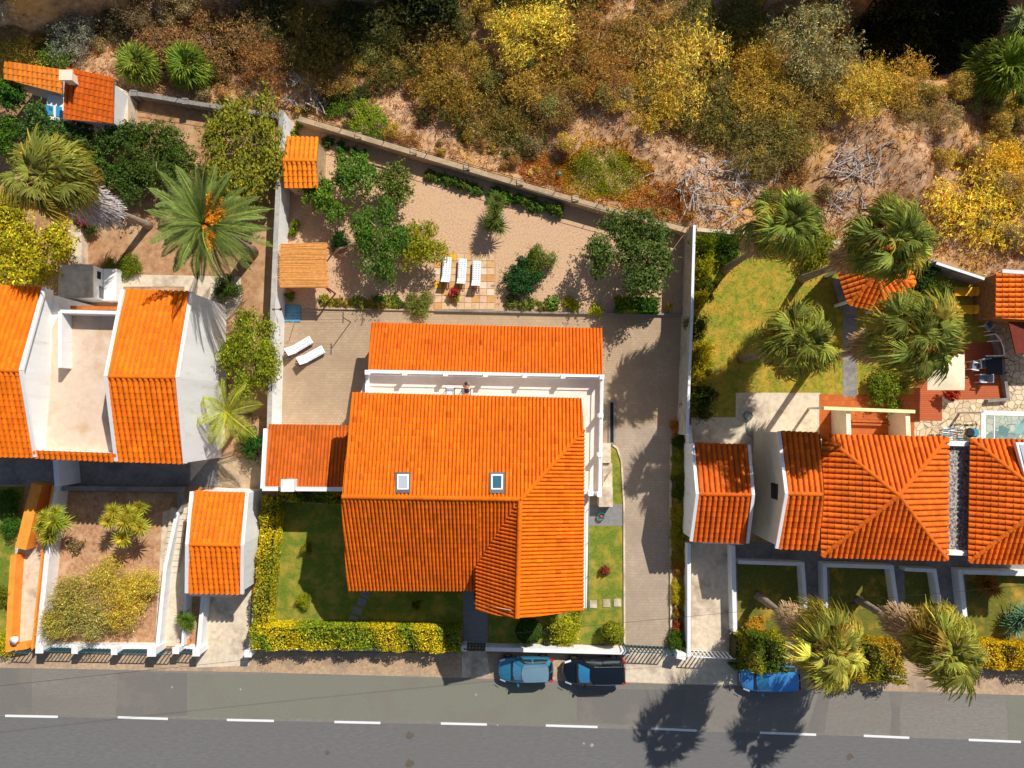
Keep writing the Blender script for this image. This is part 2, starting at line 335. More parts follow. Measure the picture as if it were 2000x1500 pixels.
class Roof:
    """slopes given by photo corners (px, py, height or None); three heights fix the plane, the others lie on it"""
    def __init__(s, parent, color, name='roof', cap=300, tw=.335, tl=.38):
        s.parent = parent; s.color = color; s.tiles = []; s.clipped = None; s.ridges = []; s.deck = MB(); s.polys = []; s.cap = cap; s.name = name; s.bm = bmesh.new(); s.tw = tw; s.tl = tl
    def slope(s, pts, eave=None, vflip=False):
        k = [P(*p) for p in pts if p[2] is not None][:3]
        n = (k[1] - k[0]).cross(k[2] - k[0]).normalized()
        if n.z < 0: n.negate()
        poly = [on_plane(p[0], p[1], k[0], n) for p in pts]
        s.slope3(poly, n, eave); return poly
    def slope3(s, poly, n, eave=None):
        ar = sum(poly[i].x * poly[(i + 1) % len(poly)].y - poly[(i + 1) % len(poly)].x * poly[i].y for i in range(len(poly)))
        ev = None
        if eave is not None: ev = (poly[eave[1]] - poly[eave[0]]).normalized()
        if ar < 0: poly = poly[::-1]
        u = Vector((0, 0, 1)).cross(n); u.normalize()
        if ev is not None: u = ev if ev.dot(u) > 0 else -ev
        v = n.cross(u).normalized()
        if v.z < 0: u, v = -u, -v
        s.deck.slab([p - n * .02 for p in poly], .13); s.polys.append(poly)
        o = poly[0]; us = [(p - o).dot(u) for p in poly]; vv = [(p - o).dot(v) for p in poly]
        tw, tl = s.tw, s.tl; sc = tl / TL; hz = .55 + .35 * tw / TW
        u0, u1, v0, v1 = min(us), max(us), min(vv), max(vv) + .05
        nu = max(1, round((u1 - u0) / tw)); tw2 = (u1 - u0) / nu
        edges = []
        for i in range(len(poly)):
            a, b = poly[i], poly[(i + 1) % len(poly)]; out = (b - a).cross(n).normalized(); edges.append((a, out))
        border = []
        for r in range(int((v1 - v0) / tl) + 1):
            for c in range(nu):
                a = o + u * (u0 + c * tw2) + v * (v0 - .05 + r * tl)
                cs = [a, a + u * tw2, a + u * tw2 + v * tl, a + v * tl]
                ds = [max((q - e).dot(w) for e, w in edges) for q in cs]
                ctr = a + u * tw2 / 2 + v * tl / 2
                M = Matrix.Identity(4); jit = random.gauss(0, .006)
                uu = (u + v * jit).normalized(); vj = n.cross(uu)
                for q in range(3): M[q][0] = uu[q] * tw2 / TW; M[q][1] = vj[q] * sc; M[q][2] = n[q] * hz; M[q][3] = a[q] + n[q] * random.gauss(0, .003)
                if max(ds) < .06: s.tiles.append((M, ctr))
                elif min(ds) < -.01 or max((ctr - e).dot(w) for e, w in edges) < .05: border.append(M)
        if border:
            b = bmesh.new()
            for M in border:
                vs_ = [b.verts.new(M @ Vector(q)) for q in TGV]
                for f in TGF: b.faces.new([vs_[i] for i in f])
            for e, w in edges:
                bmesh.ops.bisect_plane(b, geom=b.verts[:] + b.edges[:] + b.faces[:], plane_co=e + w * .04, plane_no=w, clear_outer=True)
            me = bpy.data.meshes.new('t'); b.to_mesh(me); b.free(); s.bm.from_mesh(me); bpy.data.meshes.remove(me)
    def ridge(s, p, q, up=.03):
        p, q = (P(*p) if not isinstance(p, Vector) else p.copy()), (P(*q) if not isinstance(q, Vector) else q.copy()); p.z += up; q.z += up
        d = q - p; k = max(1, round(d.length / .42)); st = d / k; x = st.normalized(); y = Vector((0, 0, 1)).cross(x).normalized(); z = x.cross(y)
        for i in range(k):
            M = Matrix.Identity(4); a = p + st * i + z * random.gauss(0, .004)
            for r in range(3): M[r][0] = x[r] * st.length / .42; M[r][1] = y[r]; M[r][2] = z[r]; M[r][3] = a[r]
            s.ridges.append(M)
    def finish(s, walls=True, inset=.35, z0=-.05, wall_mat=None):
        og = ORG[s.parent]
        roof = part(s.name, s.deck, flat('roof_underlay', (.30, .12, .06), .9), s.parent)
        T0 = Matrix.Translation(-og)
        s.tiles.sort(key=lambda t: -t[1].z)
        s.cap -= len(s.ridges)
        for M, c in s.tiles[:s.cap]:
            o = link('roof_tile', random.choice(TILEM), roof); o.matrix_basis = T0 @ M; o.color = (*s.color, 1)
        for M in s.ridges:
            o = link('ridge_tile', random.choice(RIDGEM), roof); o.matrix_basis = T0 @ M; o.color = (*[k * .96 for k in s.color], 1)
        rest = s.tiles[s.cap:]
        if rest:
            g = np.array(TGV); g = np.c_[g, np.ones(len(g))]; Vv = []; Ff = []; Cc = []
            for i, (M, c) in enumerate(rest):
                Vv.append((np.array(M) @ g.T).T[:, :3] - np.array(og)); Cc += [tile_tint()] * len(TGF)
                Ff += [tuple(q + i * len(TGV) for q in f) for f in TGF]
            me = bpy.data.meshes.new('roof_tiles'); me.from_pydata(np.concatenate(Vv).tolist(), [], Ff); me.materials.append(TILE); set_lc(me, np.array(Cc))
            o = link('roof_tiles', me, roof); o.color = (*s.color, 1); o['kind'] = 'stuff'
        me = bpy.data.meshes.new('edge_tiles'); s.bm.to_mesh(me); s.bm.free()
        if len(me.polygons):
            me.transform(T0); me.materials.append(TILE); set_lc(me, np.array([(1, 1, 1)] * len(me.polygons)))
            o = link('edge_tiles', me, roof); o.color = (*s.color, 1); o['kind'] = 'stuff'
        else: bpy.data.meshes.remove(me)
        return roof
ROOFC = (.86, .178, .008); ROOFB = (.90, .195, .010); ROOFD = (.66, .125, .012)
def walls_under(parent, outline, m, inset=.3, z0=-.05, drop=.16, name='wall'):
    """a wall block under a roof outline (3D points), pulled in from the eaves"""
    c = sum(outline, Vector()) / len(outline); b = []; zt = []
    for p in outline:
        d = Vector((c.x - p.x, c.y - p.y)); L = d.length; q = Vector((p.x, p.y)) + Vector((math.copysign(min(inset, abs(d.x)), d.x), math.copysign(min(inset, abs(d.y)), d.y)))
        b.append((q.x, q.y)); zt.append(p.z - drop)
    return part(name, MB().prism(b, z0, zt), m, parent)

# ------------------------------------------------------------------ leaves
def quads_mesh(name, V, col, m, per=4):
    n = len(V) // per; me = bpy.data.meshes.new(name)
    me.vertices.add(len(V)); me.vertices.foreach_set('co', np.asarray(V, np.float32).ravel())
    me.loops.add(n * per); me.loops.foreach_set('vertex_index', np.arange(n * per, dtype=np.int32))
    me.polygons.add(n); me.polygons.foreach_set('loop_start', np.arange(0, n * per, per, dtype=np.int32)); me.polygons.foreach_set('loop_total', np.full(n, per, np.int32))
    me.materials.append(m); me.update(calc_edges=True); set_lc(me, col); return me
def nrm(a): return a / np.maximum(np.linalg.norm(a, axis=-1, keepdims=True), 1e-9)
def leaves_at(pos, nor, ln, wd, rng, splay=.8, bend=.25):
    """kite shaped leaves at pos, lying roughly across nor"""
    n = len(pos); N_ = nrm(nor + rng.normal(0, splay, (n, 3))); t = nrm(np.cross(N_, rng.normal(0, 1, (n, 3)))); b = np.cross(N_, t)
    L = (ln * rng.uniform(.6, 1.4, n))[:, None]; W = (wd * rng.uniform(.6, 1.4, n))[:, None]
    p0 = pos - t * L / 2; p2 = pos + t * L / 2 - N_ * L * bend; m_ = pos + N_ * L * .05
    return np.stack([p0, m_ + b * W / 2, p2, m_ - b * W / 2], 1).reshape(-1, 3)
def lc_var(n, rng, val=.28, hue=.18, base=(1, 1, 1)):
    v = np.exp(rng.normal(0, val, n)); h = rng.normal(0, hue, n)
    return np.stack([base[0] * v * np.exp(h), base[1] * v, base[2] * v * np.exp(-h)], 1)
def blob_points(n, lobes, rng, shell=.35, up=-.35):
    """points near the surface of overlapping lobes: position and outward direction"""
    w = np.array([l[3] ** 2 for l in lobes]); idx = rng.choice(len(lobes), n, p=w / w.sum())
    c = np.array([l[:3] for l in lobes])[idx]; r = np.array([l[3] for l in lobes])[idx]
    d = nrm(rng.normal(0, 1, (n, 3))); d[:, 2] = np.where(d[:, 2] < up, -d[:, 2], d[:, 2])
    rr = r * (1 - shell * rng.random(n) ** 1.5) * (1 + rng.normal(0, .05, n))
    return c + d * rr[:, None], d
def lobes_for(kind, rng, n=7, ragged=0):
    out = []
    for i in range(n):
        a = rng.uniform(0, 2 * math.pi); q = (.62 + .3 * ragged) * math.sqrt(rng.random()) if i else 0
        r = rng.uniform(.26 - .1 * ragged, .46 - .1 * ragged) if i else .55 - .2 * ragged
        out.append((q * math.cos(a), q * math.sin(a), .45 + rng.uniform(-.18, .30) * (1 - q * .6), r))
    return out
def bush_mesh(name, n, ln, wd, seed, nl=8, shell=.4, splay=.8, val=.28, hue=.15, sprig=0, m=None, outw=.0, zs=.8, ragged=0, twigs=0):
    rng = np.random.default_rng(seed); lb = lobes_for(name, rng, nl, ragged); p, d = blob_points(n, lb, rng, shell)
    V = leaves_at(p, d + np.array([0, 0, .35]), ln, wd, rng, splay)
    lobe_v = lc_var(n, rng, val, hue)
    if sprig:                                # twigs that stick out of the crown, with leaves along them
        k = sprig; p2, d2 = blob_points(k, lb, rng, .05, .0); q = rng.uniform(.05, .26, (6, k))
        pp = np.concatenate([p2 + d2 * q[i][:, None] + rng.normal(0, .02, (k, 3)) for i in range(6)]); dd = np.concatenate([d2] * 6)
        V = np.concatenate([V, leaves_at(pp, dd + np.array([0, 0, .5]), ln, wd * .8, rng, 1.0)]); lobe_v = np.concatenate([lobe_v, lc_var(6 * k, rng, val, hue) * 1.1])
    if twigs:                                # bare grey twigs among the leaves
        p3, d3 = blob_points(twigs, lb, rng, .1, .1); e = p3 + d3 * rng.uniform(.08, .22, (twigs, 1)) + rng.normal(0, .05, (twigs, 3)); s0 = p3 * .6 + np.array([0, 0, .1]); sd = nrm(np.cross(e - s0, rng.normal(0, 1, (twigs, 3)))) * .007
        V = np.concatenate([V, np.stack([s0 + sd, s0 - sd, e - sd * .3, e + sd * .3], 1).reshape(-1, 3)]); lobe_v = np.concatenate([lobe_v, lc_var(twigs, rng, .2, .05, (1.0, 1.15, 2.4))])
    V[:, 2] *= zs; lo, hi = np.percentile(V, 1.5, 0), np.percentile(V, 98.5, 0); V[:, :2] = (V[:, :2] - ((lo + hi) / 2)[:2]) * (2 / (hi - lo)[:2])
    return quads_mesh(name, V, lobe_v, m or LEAF)
FINE = [bush_mesh('scrub', 5200, .085, .021, 100 + i, 26, .55, 1.0, .42, .20, sprig=420, ragged=1, twigs=90) for i in range(6)]      # wiry dry scrub
MED = [bush_mesh('shrub', 4200, .09, .044, 200 + i, 16, .45, .8, .32, .15, sprig=110, ragged=.5) for i in range(4)]            # ordinary leafy shrub
BROAD = [bush_mesh('crown', 3600, .105, .056, 300 + i, 20, .5, .75, .32, .12, sprig=170, ragged=.8) for i in range(5)]       # loose broad leaves
BIG = [bush_mesh('crown', 9000, .072, .038, 600 + i, 26, .5, .75, .36, .15, sprig=260, ragged=.8) for i in range(3)]
TINY = [bush_mesh('small_plant', 420, .3, .13, 400 + i, 5, .6, .8, .3, .12, sprig=24) for i in range(4)]         # border plants
BALLM = [bush_mesh('ball_shrub', 2600, .11, .05, 500, 1, .12, .5, .3, .12, zs=1.0)]
def leafobj(name, me, p, s, color, rot=None, parent=None):
    if rot is None and hasattr(s, '__len__') and abs(s[0] - s[1]) > .01: rot = random.choice((0, math.pi))
    if color[0] > color[1]: color = (color[0] * .93, color[1] * 1.05, color[2] * 1.15)
    else: color = (color[0] * 1.05, color[1] * 1.02, color[2] * .72)
    o = link(name, me, parent); o.location = p; o.scale = s if hasattr(s, '__len__') else (s, s, s)
    o.rotation_euler = (random.uniform(-.08, .08), random.uniform(-.08, .08), random.uniform(0, 6.28) if rot is None else rot); o.color = (*color, 1); return o
C = lin
def shrub(name, px, py, rpx, h, me, color, label, cat='shrub', group=None, sq=1.0, z=None):
    """a bush whose crown is rpx photo pixels in radius, h metres tall"""
    zc = h * .55; p = Ph(px, py, zc); g = terrain(p.x, p.y) if z is None else z
    r = rpx / (FPX / (H - zc)); o = leafobj(name, me, (p.x, p.y, g - .05), (r * .97, r * .97 * sq, h * .98), color)
    return tag(o, label, cat, group)
def tree(name, px, py, rpx, h, me, color, label, lean=(0, 0), sq=1.0, bark=None, low=.35, trunk_r=None):
    zc = h * .68; p = Ph(px, py, zc); g = terrain(p.x, p.y); r = rpx / (FPX / (H - zc))
    b = Vector((p.x - lean[0], p.y - lean[1], g)); root = thing(name, label, 'tree', b)
    ch = h * (1 - low); c = leafobj('crown', me, (p.x - b.x, p.y - b.y, h * low), (r * .96, r * .96 * sq, ch), color, parent=root); ORG[c] = b
    mb = MB(); tr = trunk_r or max(.05, r * .055); top = Vector((p.x, p.y, g + h * .62))
    mb.tube([b + Vector((0, 0, -.1)), b.lerp(top, .4) + Vector((.05, .04, 0)), top], [tr * 1.2, tr, tr * .5], 7)
    for k in range(6):
        a = k * 1.05 + random.uniform(-.3, .3); s0 = b.lerp(top, random.uniform(.4, .85))
        e = Vector((p.x + math.cos(a) * r * .6, p.y + math.sin(a) * r * .6 * sq, g + h * random.uniform(.55, .8)))
        mb.tube([s0, s0.lerp(e, .5) + Vector((0, 0, .12 * r)), e], [tr * .55, tr * .35, tr * .12], 5)
    part('trunk', mb, bark or BARK, root, True)
    return root
def hedge_mesh(name, path, wpx, h, color, n_per_m2, label=None, ln=.16, wd=.075, holes=.0, cat='hedge', base_z=0.0, m=None, wob=.12, second=None, parent=None):
    """clipped hedge along a photo polyline measured at its top: leaves on a lumpy rounded box"""
    rng = np.random.default_rng(abs(hash(path[0])) % 9999 + 3); pts = [P(a, b, h) for a, b in path]; VV = []; CC = []; w = wpx / (FPX / (H - h))
    L0 = 0
    for a, b in zip(pts, pts[1:]):
        d = b - a; L = d.length; d.normalize(); s = Vector((-d.y, d.x, 0)); per = w + 2 * h; n = int(L * per * n_per_m2 * 1.7)
        t = rng.uniform(-.15, L + .15, n); q = rng.uniform(0, per, n)
        top = (q > h) & (q < h + w); off = np.where(top, q - h - w / 2, np.where(q <= h, -w / 2, w / 2)); zz = np.where(top, h, np.where(q <= h, q, per - q))
        nz = np.where(top, 1., .15); ns = np.where(top, 0, np.where(q <= h, -1., 1.))
        lump = 1 + wob * np.sin((t + L0) * 2.3 + off * 1.7) + wob * .7 * np.sin((t + L0) * 5.1 + 1.3) + rng.normal(0, .06, n)
        edge = np.clip((np.abs(off) / (w / 2) - .6) / .4, 0, 1); zz = zz * lump - np.where(top, edge ** 2 * .22 * h, 0); off = off * (1 - .1 * (zz / h)) * (.9 + .1 * lump)
        pos = np.array(a)[None, :] * [1, 1, 0] + np.outer(t, np.array(d)) + np.outer(off, np.array(s)); pos[:, 2] = base_z + zz - rng.random(n) ** 2 * .12
        nor = np.outer(nz, [0, 0, 1]) + np.outer(ns, np.array(s))
        VV.append(leaves_at(pos, nor, ln, wd, rng, .7)); c = lc_var(n, rng, .3, .16)
        if second is not None:
            f = .5 + .5 * np.sin((t + L0) * 1.35 + off * 1.2 + 2 * np.sin((t + L0) * .6)); f = np.clip((f + rng.normal(0, .25, n) - .45) * 2, 0, 1)[:, None]
            c = c * (1 - f) + c * f * (np.array(second) / np.array(color))
        CC.append(c); L0 += L
    core = MB()
    for i_, (a, b) in enumerate(zip(pts, pts[1:])): core.beam((a.x, a.y, base_z + h * .38 - i_ * .002), (b.x, b.y, base_z + h * .38 - i_ * .002), w * .62, h * .74)
    V = np.concatenate(VV); og = pts[0] * 1.0; og.z = base_z
    V = V - np.array(og)[None, :]
    me = quads_mesh(name, V, np.concatenate(CC), m or LEAF); o = link(name, me); o.location = og; o.color = (*color, 1); ORG[o] = og
    if parent is not None: o.parent = parent; o.location = og - ORG[parent]
    part('twigs', core, mat('hedge_twigs', lin(74, 70, 30), lin(46, 44, 20), 6, .95, .8, 20), o)
    if label: tag(o, label, cat)
    return o

# ------------------------------------------------------------------ palms
def fan_frond_mesh(seed, nb=28, R_=.85, pet=.95, droop=.6, span=1.75, vf=.55, pitch=.35):
    """one fan frond: petiole along +x, then a folded fan of blades with hanging tips"""
    rng = np.random.default_rng(seed); V = []; col = []
    def strip(pts, wds, up, cs):
        for i in range(len(pts) - 1):
            d = nrm(pts[i + 1] - pts[i]); s = nrm(np.cross(d, up))
            V.extend([pts[i] + s * wds[i] / 2, pts[i] - s * wds[i] / 2, pts[i + 1] - s * wds[i + 1] / 2, pts[i + 1] + s * wds[i + 1] / 2]); col.append(cs[i] if isinstance(cs, list) else cs)
    up = np.array([0, 0, 1.])
    a = np.array([0, 0, 0.]); b = np.array([pet * .5, 0, .10]); e = np.array([pet, 0, .04]); strip([a, b, e], [.05, .04, .03], up, (1.3, 1.05, .6))
    tw = rng.normal(0, .12)
    cp, sp = math.cos(pitch), math.sin(pitch); base_v = math.exp(rng.normal(0, .08))
    for k in range(nb):
        an = (k / (nb - 1) - .5) * 2 * span + rng.normal(0, .04); c, s_ = math.cos(an + tw), math.sin(an + tw)
        L = R_ * (.78 + .22 * math.cos(an * .8)) * rng.uniform(.82, 1.1)
        fd = lambda x, y, z: np.array([x * cp + z * sp, y, -x * sp + z * cp])
        d1 = fd(c, s_, .1 - vf * abs(s_) * .55); d2 = fd(c * .9, s_ * .85, -vf * abs(s_)) + np.array([0, 0, -.25]); d3 = np.array([d2[0] * .45 + .1, d2[1] * .45, -.7 - droop * rng.uniform(.4, 1.2)])
        p1 = e + d1 * L * rng.uniform(.38, .55); p2 = p1 + (d2 + rng.normal(0, .12, 3)) * L * .30; p3 = p2 + (d3 + rng.normal(0, .18, 3)) * L * .36
        v = base_v * math.exp(rng.normal(0, .2)); cc = np.array([v * math.exp(rng.normal(0, .1)), v, v]); tip = cc * (np.array([1.5, 1.2, .9]) if rng.random() < .6 else .9)
        w = np.array([0, (.5 if k % 2 else -.5), 1.])
        strip([e, p1, p2, p3], [.02, .062, .042, .010], w, [cc, cc * 1.08, tip])
    return quads_mesh('frond', np.array(V), np.array([np.array(c) for c in col]), LEAF)
FANS = [fan_frond_mesh(20 + i, droop=.5 + .25 * i, span=(1.7, 1.5, 1.3, 1.6, 1.4)[i], vf=(.4, .8, 1.0, .6, .9)[i], nb=38, R_=(.68, .76, .84, .72, .8)[i], pitch=(.15, .35, .5, .3, .7)[i]) for i in range(5)]
FANS_S = [fan_frond_mesh(40 + i, nb=22, R_=.75, pet=.7, droop=.05, vf=.25, span=1.9, pitch=.1) for i in range(3)]
def skirt_mesh(seed, h=3.2, r0=1.2, r1=.8, n=3200):
    rng = np.random.default_rng(seed); a = rng.uniform(0, 6.283, n); z = -h * rng.random(n) ** .8; r = (r0 + (r1 - r0) * (-z / h)) * rng.uniform(.35, 1, n)
    ln = rng.uniform(.5, 1.1, n); V = []; c = np.stack([np.cos(a), np.sin(a), 0 * a], 1); t = np.stack([-np.sin(a), np.cos(a), 0 * a], 1)
    p = c * r[:, None]; p[:, 2] = z; q = p + c * (ln * .16)[:, None] + rng.normal(0, .07, (n, 3)); q[:, 2] -= ln * .85; w = rng.uniform(.01, .028, n)[:, None]
    V = np.stack([p * [.6, .6, 1] + t * w * .4, p * [.6, .6, 1] - t * w * .4, q - t * w, q + t * w], 1).reshape(-1, 3)
    return quads_mesh('dead_frond_skirt', V, lc_var(n, rng, .3, .07), DRYLEAF)
SKIRTS = [skirt_mesh(i, 3.4 + .3 * i) for i in range(3)]
def fan_palm(crown, base, h, label, n=62, r=1.0, color=C(150, 150, 50), skirt=1.0, dry=.2, wind=(.35, .25), seed=1, dead=C(178, 148, 108)):
    rnd = random.Random(seed); top = P(*crown, h); b = P(*base, 0.0); root = thing('fan_palm', label, 'palm tree', b)
    mid = b.lerp(top, .5) + Vector((.12, -.1, 0))
    part('trunk', MB().tube([b + Vector((0, 0, -.1)), b.lerp(mid, .1), b.lerp(mid, .6), mid, mid.lerp(top, .6), top], [.36, .27, .2, .19, .18, .16], 9), BARK, root, True)
    if skirt:
        s = link('dead_frond_skirt', SKIRTS[seed % 3], root); s.location = top - b - Vector((0, 0, .25)); s.scale = (.55 + .42 * skirt, .55 + .42 * skirt, .3 + .7 * skirt); s.rotation_euler = (.02, .03, rnd.uniform(0, 6)); s.color = (*dead, 1)
    for k in range(9):                       # young fronds in the heart
        az = k * 2.39996; el = 1.45 - .5 * k / 9; d = Vector((math.cos(az) * math.cos(el), math.sin(az) * math.cos(el), math.sin(el))); o = link('frond', FANS[1 + k % 4], root); o.location = top - b + Vector((0, 0, .05)); o.rotation_mode = 'QUATERNION'
        o.rotation_quaternion = d.to_track_quat('X', 'Z') @ Quaternion((1, 0, 0), rnd.uniform(-1, 1)); s_ = .62 * r * rnd.uniform(.85, 1.2); o.scale = (s_, s_, s_); v = rnd.uniform(.85, 1.15); o.color = (color[0] * v, color[1] * v, color[2] * v * 1.3, 1)
    for k in range(n):
        az = k * 2.39996 + rnd.uniform(-.2, .2); el = 1.2 - 1.95 * (k / n) ** .85 + rnd.uniform(-.2, .2)
        d = Vector((math.cos(az) * math.cos(el), math.sin(az) * math.cos(el), math.sin(el))) + Vector((wind[0], wind[1], 0)) * .75
        q = d.to_track_quat('X', 'Z'); o = link('frond', rnd.choice(FANS), root); o.location = top - b + Vector((0, 0, .1)); o.rotation_mode = 'QUATERNION'; o.rotation_quaternion = q @ Quaternion((1, 0, 0), rnd.uniform(-.8, .8))
        sc = (1.22 + .25 * k / n) * r * rnd.uniform(.72, 1.22) * (.8 if el > .8 else 1); o.scale = (sc, sc, sc); v = .80 * math.exp(rnd.gauss(0, .3)); old = rnd.random() < dry * (.3 + 1.2 * k / n)
        o.color = (color[0] * v * (1.5 if old else 1), color[1] * v * (1.05 if old else 1), color[2] * v, 1)
    return root
def pinnate_mesh(seed, L=3.6, n=46, w=.55, droop=1.3, lw=.055):
    rng = np.random.default_rng(seed); V = []; col = []; t = np.linspace(0, 1, n); X = L * t * (1 - .12 * t); Z = .45 * L * t * .35 - droop * t ** 2.3
    c = np.stack([X, .05 * np.sin(t * 4 + seed), Z], 1)
    for i in range(n - 1):
        d = nrm(c[i + 1] - c[i]); s = nrm(np.cross(d, [0, 0, 1.])); k = .05 * (1 - t[i]) + .012
        V.extend([c[i] + s * k, c[i] - s * k, c[i + 1] - s * k, c[i + 1] + s * k]); col.append((1.5, 1.3, .7))
        if t[i] < .07: continue
        for sd in (-1, 1):
            lw_ = w * math.sin(math.pi * min(1, .12 + t[i] * .92)) ** .6 * rng.uniform(.85, 1.1); dr = nrm(s * sd * .85 + d * .62 + np.array([0, 0, .28]))
            p0 = c[i]; p1 = p0 + dr * lw_ * .55; p2 = p0 + dr * lw_ + np.array([0, 0, -.14 * lw_]); q = nrm(np.cross(dr, [0, 0, 1.])) * lw / 2
            V.extend([p0, p1 + q, p2, p1 - q]); v = math.exp(rng.normal(0, .16)); col.append((v, v, v))
    return quads_mesh('frond', np.array(V), np.array(col), LEAF)
def pinnate_palm(name, crown, base, h, label, meshes, n, color, scale=1.0, el0=1.25, el1=-.35, seed=1, trunk_r=.3, fruit=0, old=None):
    rnd = random.Random(seed); top = P(*crown, h); b = P(*base, 0.0); root = thing(name, label, 'palm tree', b)
    part('trunk', MB().tube([b + Vector((0, 0, -.1)), b.lerp(top, .3), b.lerp(top, .85), top], [trunk_r * 1.3, trunk_r, trunk_r * 1.05, trunk_r * .5], 10), BARK, root, True)
    for k in range(n):
        az = k * 2.39996 + rnd.uniform(-.12, .12); el = el0 + (el1 - el0) * (k / n) ** .8 + rnd.uniform(-.1, .1)
        d = Vector((math.cos(az) * math.cos(el), math.sin(az) * math.cos(el), math.sin(el))); o = link('frond', rnd.choice(meshes), root); o.location = top - b; o.rotation_mode = 'QUATERNION'
        o.rotation_quaternion = d.to_track_quat('X', 'Z') @ Quaternion((1, 0, 0), rnd.uniform(-.3, .3)); sc = scale * rnd.uniform(.85, 1.1) * (.7 if k < n * .15 else 1); o.scale = (sc, sc, sc)
        v = math.exp(rnd.gauss(0, .15)); c = color if not (old and k > n * .8 and rnd.random() < .6) else old; o.color = (c[0] * v, c[1] * v, c[2] * v, 1)
    for k in range(fruit):
        az = rnd.uniform(-1.3, 1.2); rr = rnd.uniform(.9, 2.0) * scale; rng = np.random.default_rng(seed * 50 + k); nn = 330; t = rng.random(nn) ** .7
        a = np.array([math.cos(az) * .3, math.sin(az) * .3, .55]); e = np.array([math.cos(az) * rr, math.sin(az) * rr, 1.05 - rr * .25]); p = a + np.outer(t, e - a) + rng.normal(0, .09, (nn, 3)) * (t[:, None] + .2)
        V = leaves_at(p, np.tile([0, 0, 1.], (nn, 1)), .09, .06, rng, 1.0); me = quads_mesh('fruit_cluster', V, lc_var(nn, rng, .3, .14), PETAL)
        o = link('fruit_cluster', me, root); o['kind'] = 'stuff'; o.location = top - b + Vector((0, 0, .35)); o.color = (*C(245, 158, 26), 1)
    return root
def rosette_mesh(seed, n=84, L=.66, w=.062, nm='rosette'):
    rng = np.random.default_rng(seed); V = []; col = []
    for k in range(n):
        az = k * 2.39996; el = 1.35 - 1.75 * k / n + rng.normal(0, .08); d = np.array([math.cos(az) * math.cos(el), math.sin(az) * math.cos(el), math.sin(el)]); s = nrm(np.cross(d, [0, 0, 1.])); l = L * rng.uniform(.8, 1.15)
        p1 = d * l * .5; p2 = d * l + np.array([0, 0, -.12 * l]); v = math.exp(rng.normal(0, .22)); c = (v * (1.25 if el > .4 else .95), v, v * .9)
        V.extend([s * w * .3, -s * w * .3, p1 - s * w / 2, p1 + s * w / 2]); col.append(c)
        V.extend([p1 + s * w / 2, p1 - s * w / 2, p2 - s * .004, p2 + s * .004]); col.append(c)
    return quads_mesh(nm, np.array(V), np.array(col), LEAF)
ROS = [rosette_mesh(60 + i) for i in range(3)]
def yucca(heads, base, label, color, sc=1.0, name='yucca', hts=None, cat='yucca'):
    b = P(*base, 0); root = thing(name, label, cat, b); mb = MB()
    for i, (px, py, z) in enumerate(heads):
        p = P(px, py, z); mb.tube([b + Vector((random.uniform(-.1, .1), random.uniform(-.1, .1), -.05)), b.lerp(p, .5) + Vector((0, 0, .1)), p], [.09, .07, .05], 6)
        o = link('rosette', random.choice(ROS), root); o.location = p - b; s = sc * random.uniform(.85, 1.15); o.scale = (s, s, s); o.rotation_euler = (random.uniform(-.2, .2), random.uniform(-.2, .2), random.uniform(0, 6)); v = random.uniform(.85, 1.15); o.color = (color[0] * v, color[1] * v, color[2] * v, 1)
    part('stem', mb, BARK, root, True); return root
def low_fan(px, py, r, n, color, label, name='dwarf_fan_palm', seed=1, h=.6):
    rnd = random.Random(seed); b = Ph(px, py, 0); root = thing(name, label, 'palm', b); ORG[root] = b
    part('stem', MB().tube([(b.x, b.y, b.z - .2), (b.x, b.y, b.z + h)], [.25, .18], 8), BARK, root, True)
    for k in range(n):
        az = k * 2.39996 + rnd.uniform(-.2, .2); el = 1.2 - 1.25 * (k / n) + rnd.uniform(-.1, .1); d = Vector((math.cos(az) * math.cos(el), math.sin(az) * math.cos(el), math.sin(el)))
        o = link('frond', rnd.choice(FANS_S), root); o.location = (0, 0, h); o.rotation_mode = 'QUATERNION'; o.rotation_quaternion = d.to_track_quat('X', 'Z') @ Quaternion((1, 0, 0), rnd.uniform(-.3, .3)); s = r / 1.35 * rnd.uniform(.85, 1.1); o.scale = (s, s, s)
        v = math.exp(rnd.gauss(0, .18)); o.color = (color[0] * v, color[1] * v, color[2] * v, 1)
    return root

# ================================================================== THE GROUND
def terrain_mesh():
    fine = [i * .6 for i in range(-72, 73)]; xs = [-600, -300, -150, -90, -60] + fine + [60, 90, 150, 300, 600]
    ys = [-600, -300, -150, -80, -50] + [i * .6 for i in range(-56, 67)] + [50, 80, 150, 300, 600]
    mb = MB(); mb.v = [(x, y, terrain(x, y)) for y in ys for x in xs]; n = len(xs)
    mb.f = [(j * n + i, j * n + i + 1, (j + 1) * n + i + 1, (j + 1) * n + i) for j in range(len(ys) - 1) for i in range(n - 1)]
    return mb
struct('hillside_terrain', terrain_mesh(), HILL, smooth=True)
ground('garden_soil', [(-300, 190), (0, 178), (250, 186), (540, 234), (560, 560), (520, 1290), (-300, 1290)], -.02, SOIL)
road = ground('road', [(-400, 1292), (0, 1302), (500, 1311), (900, 1322), (1340, 1336), (2000, 1356), (2400, 1368), (2500, 1900), (-500, 1900)], 0.0, ASPH1)
ground('lower_lane', [(-400, 1391), (0, 1398), (1000, 1417), (2000, 1448), (2400, 1460), (2500, 1900), (-500, 1900)], .004, ASPH2, road)
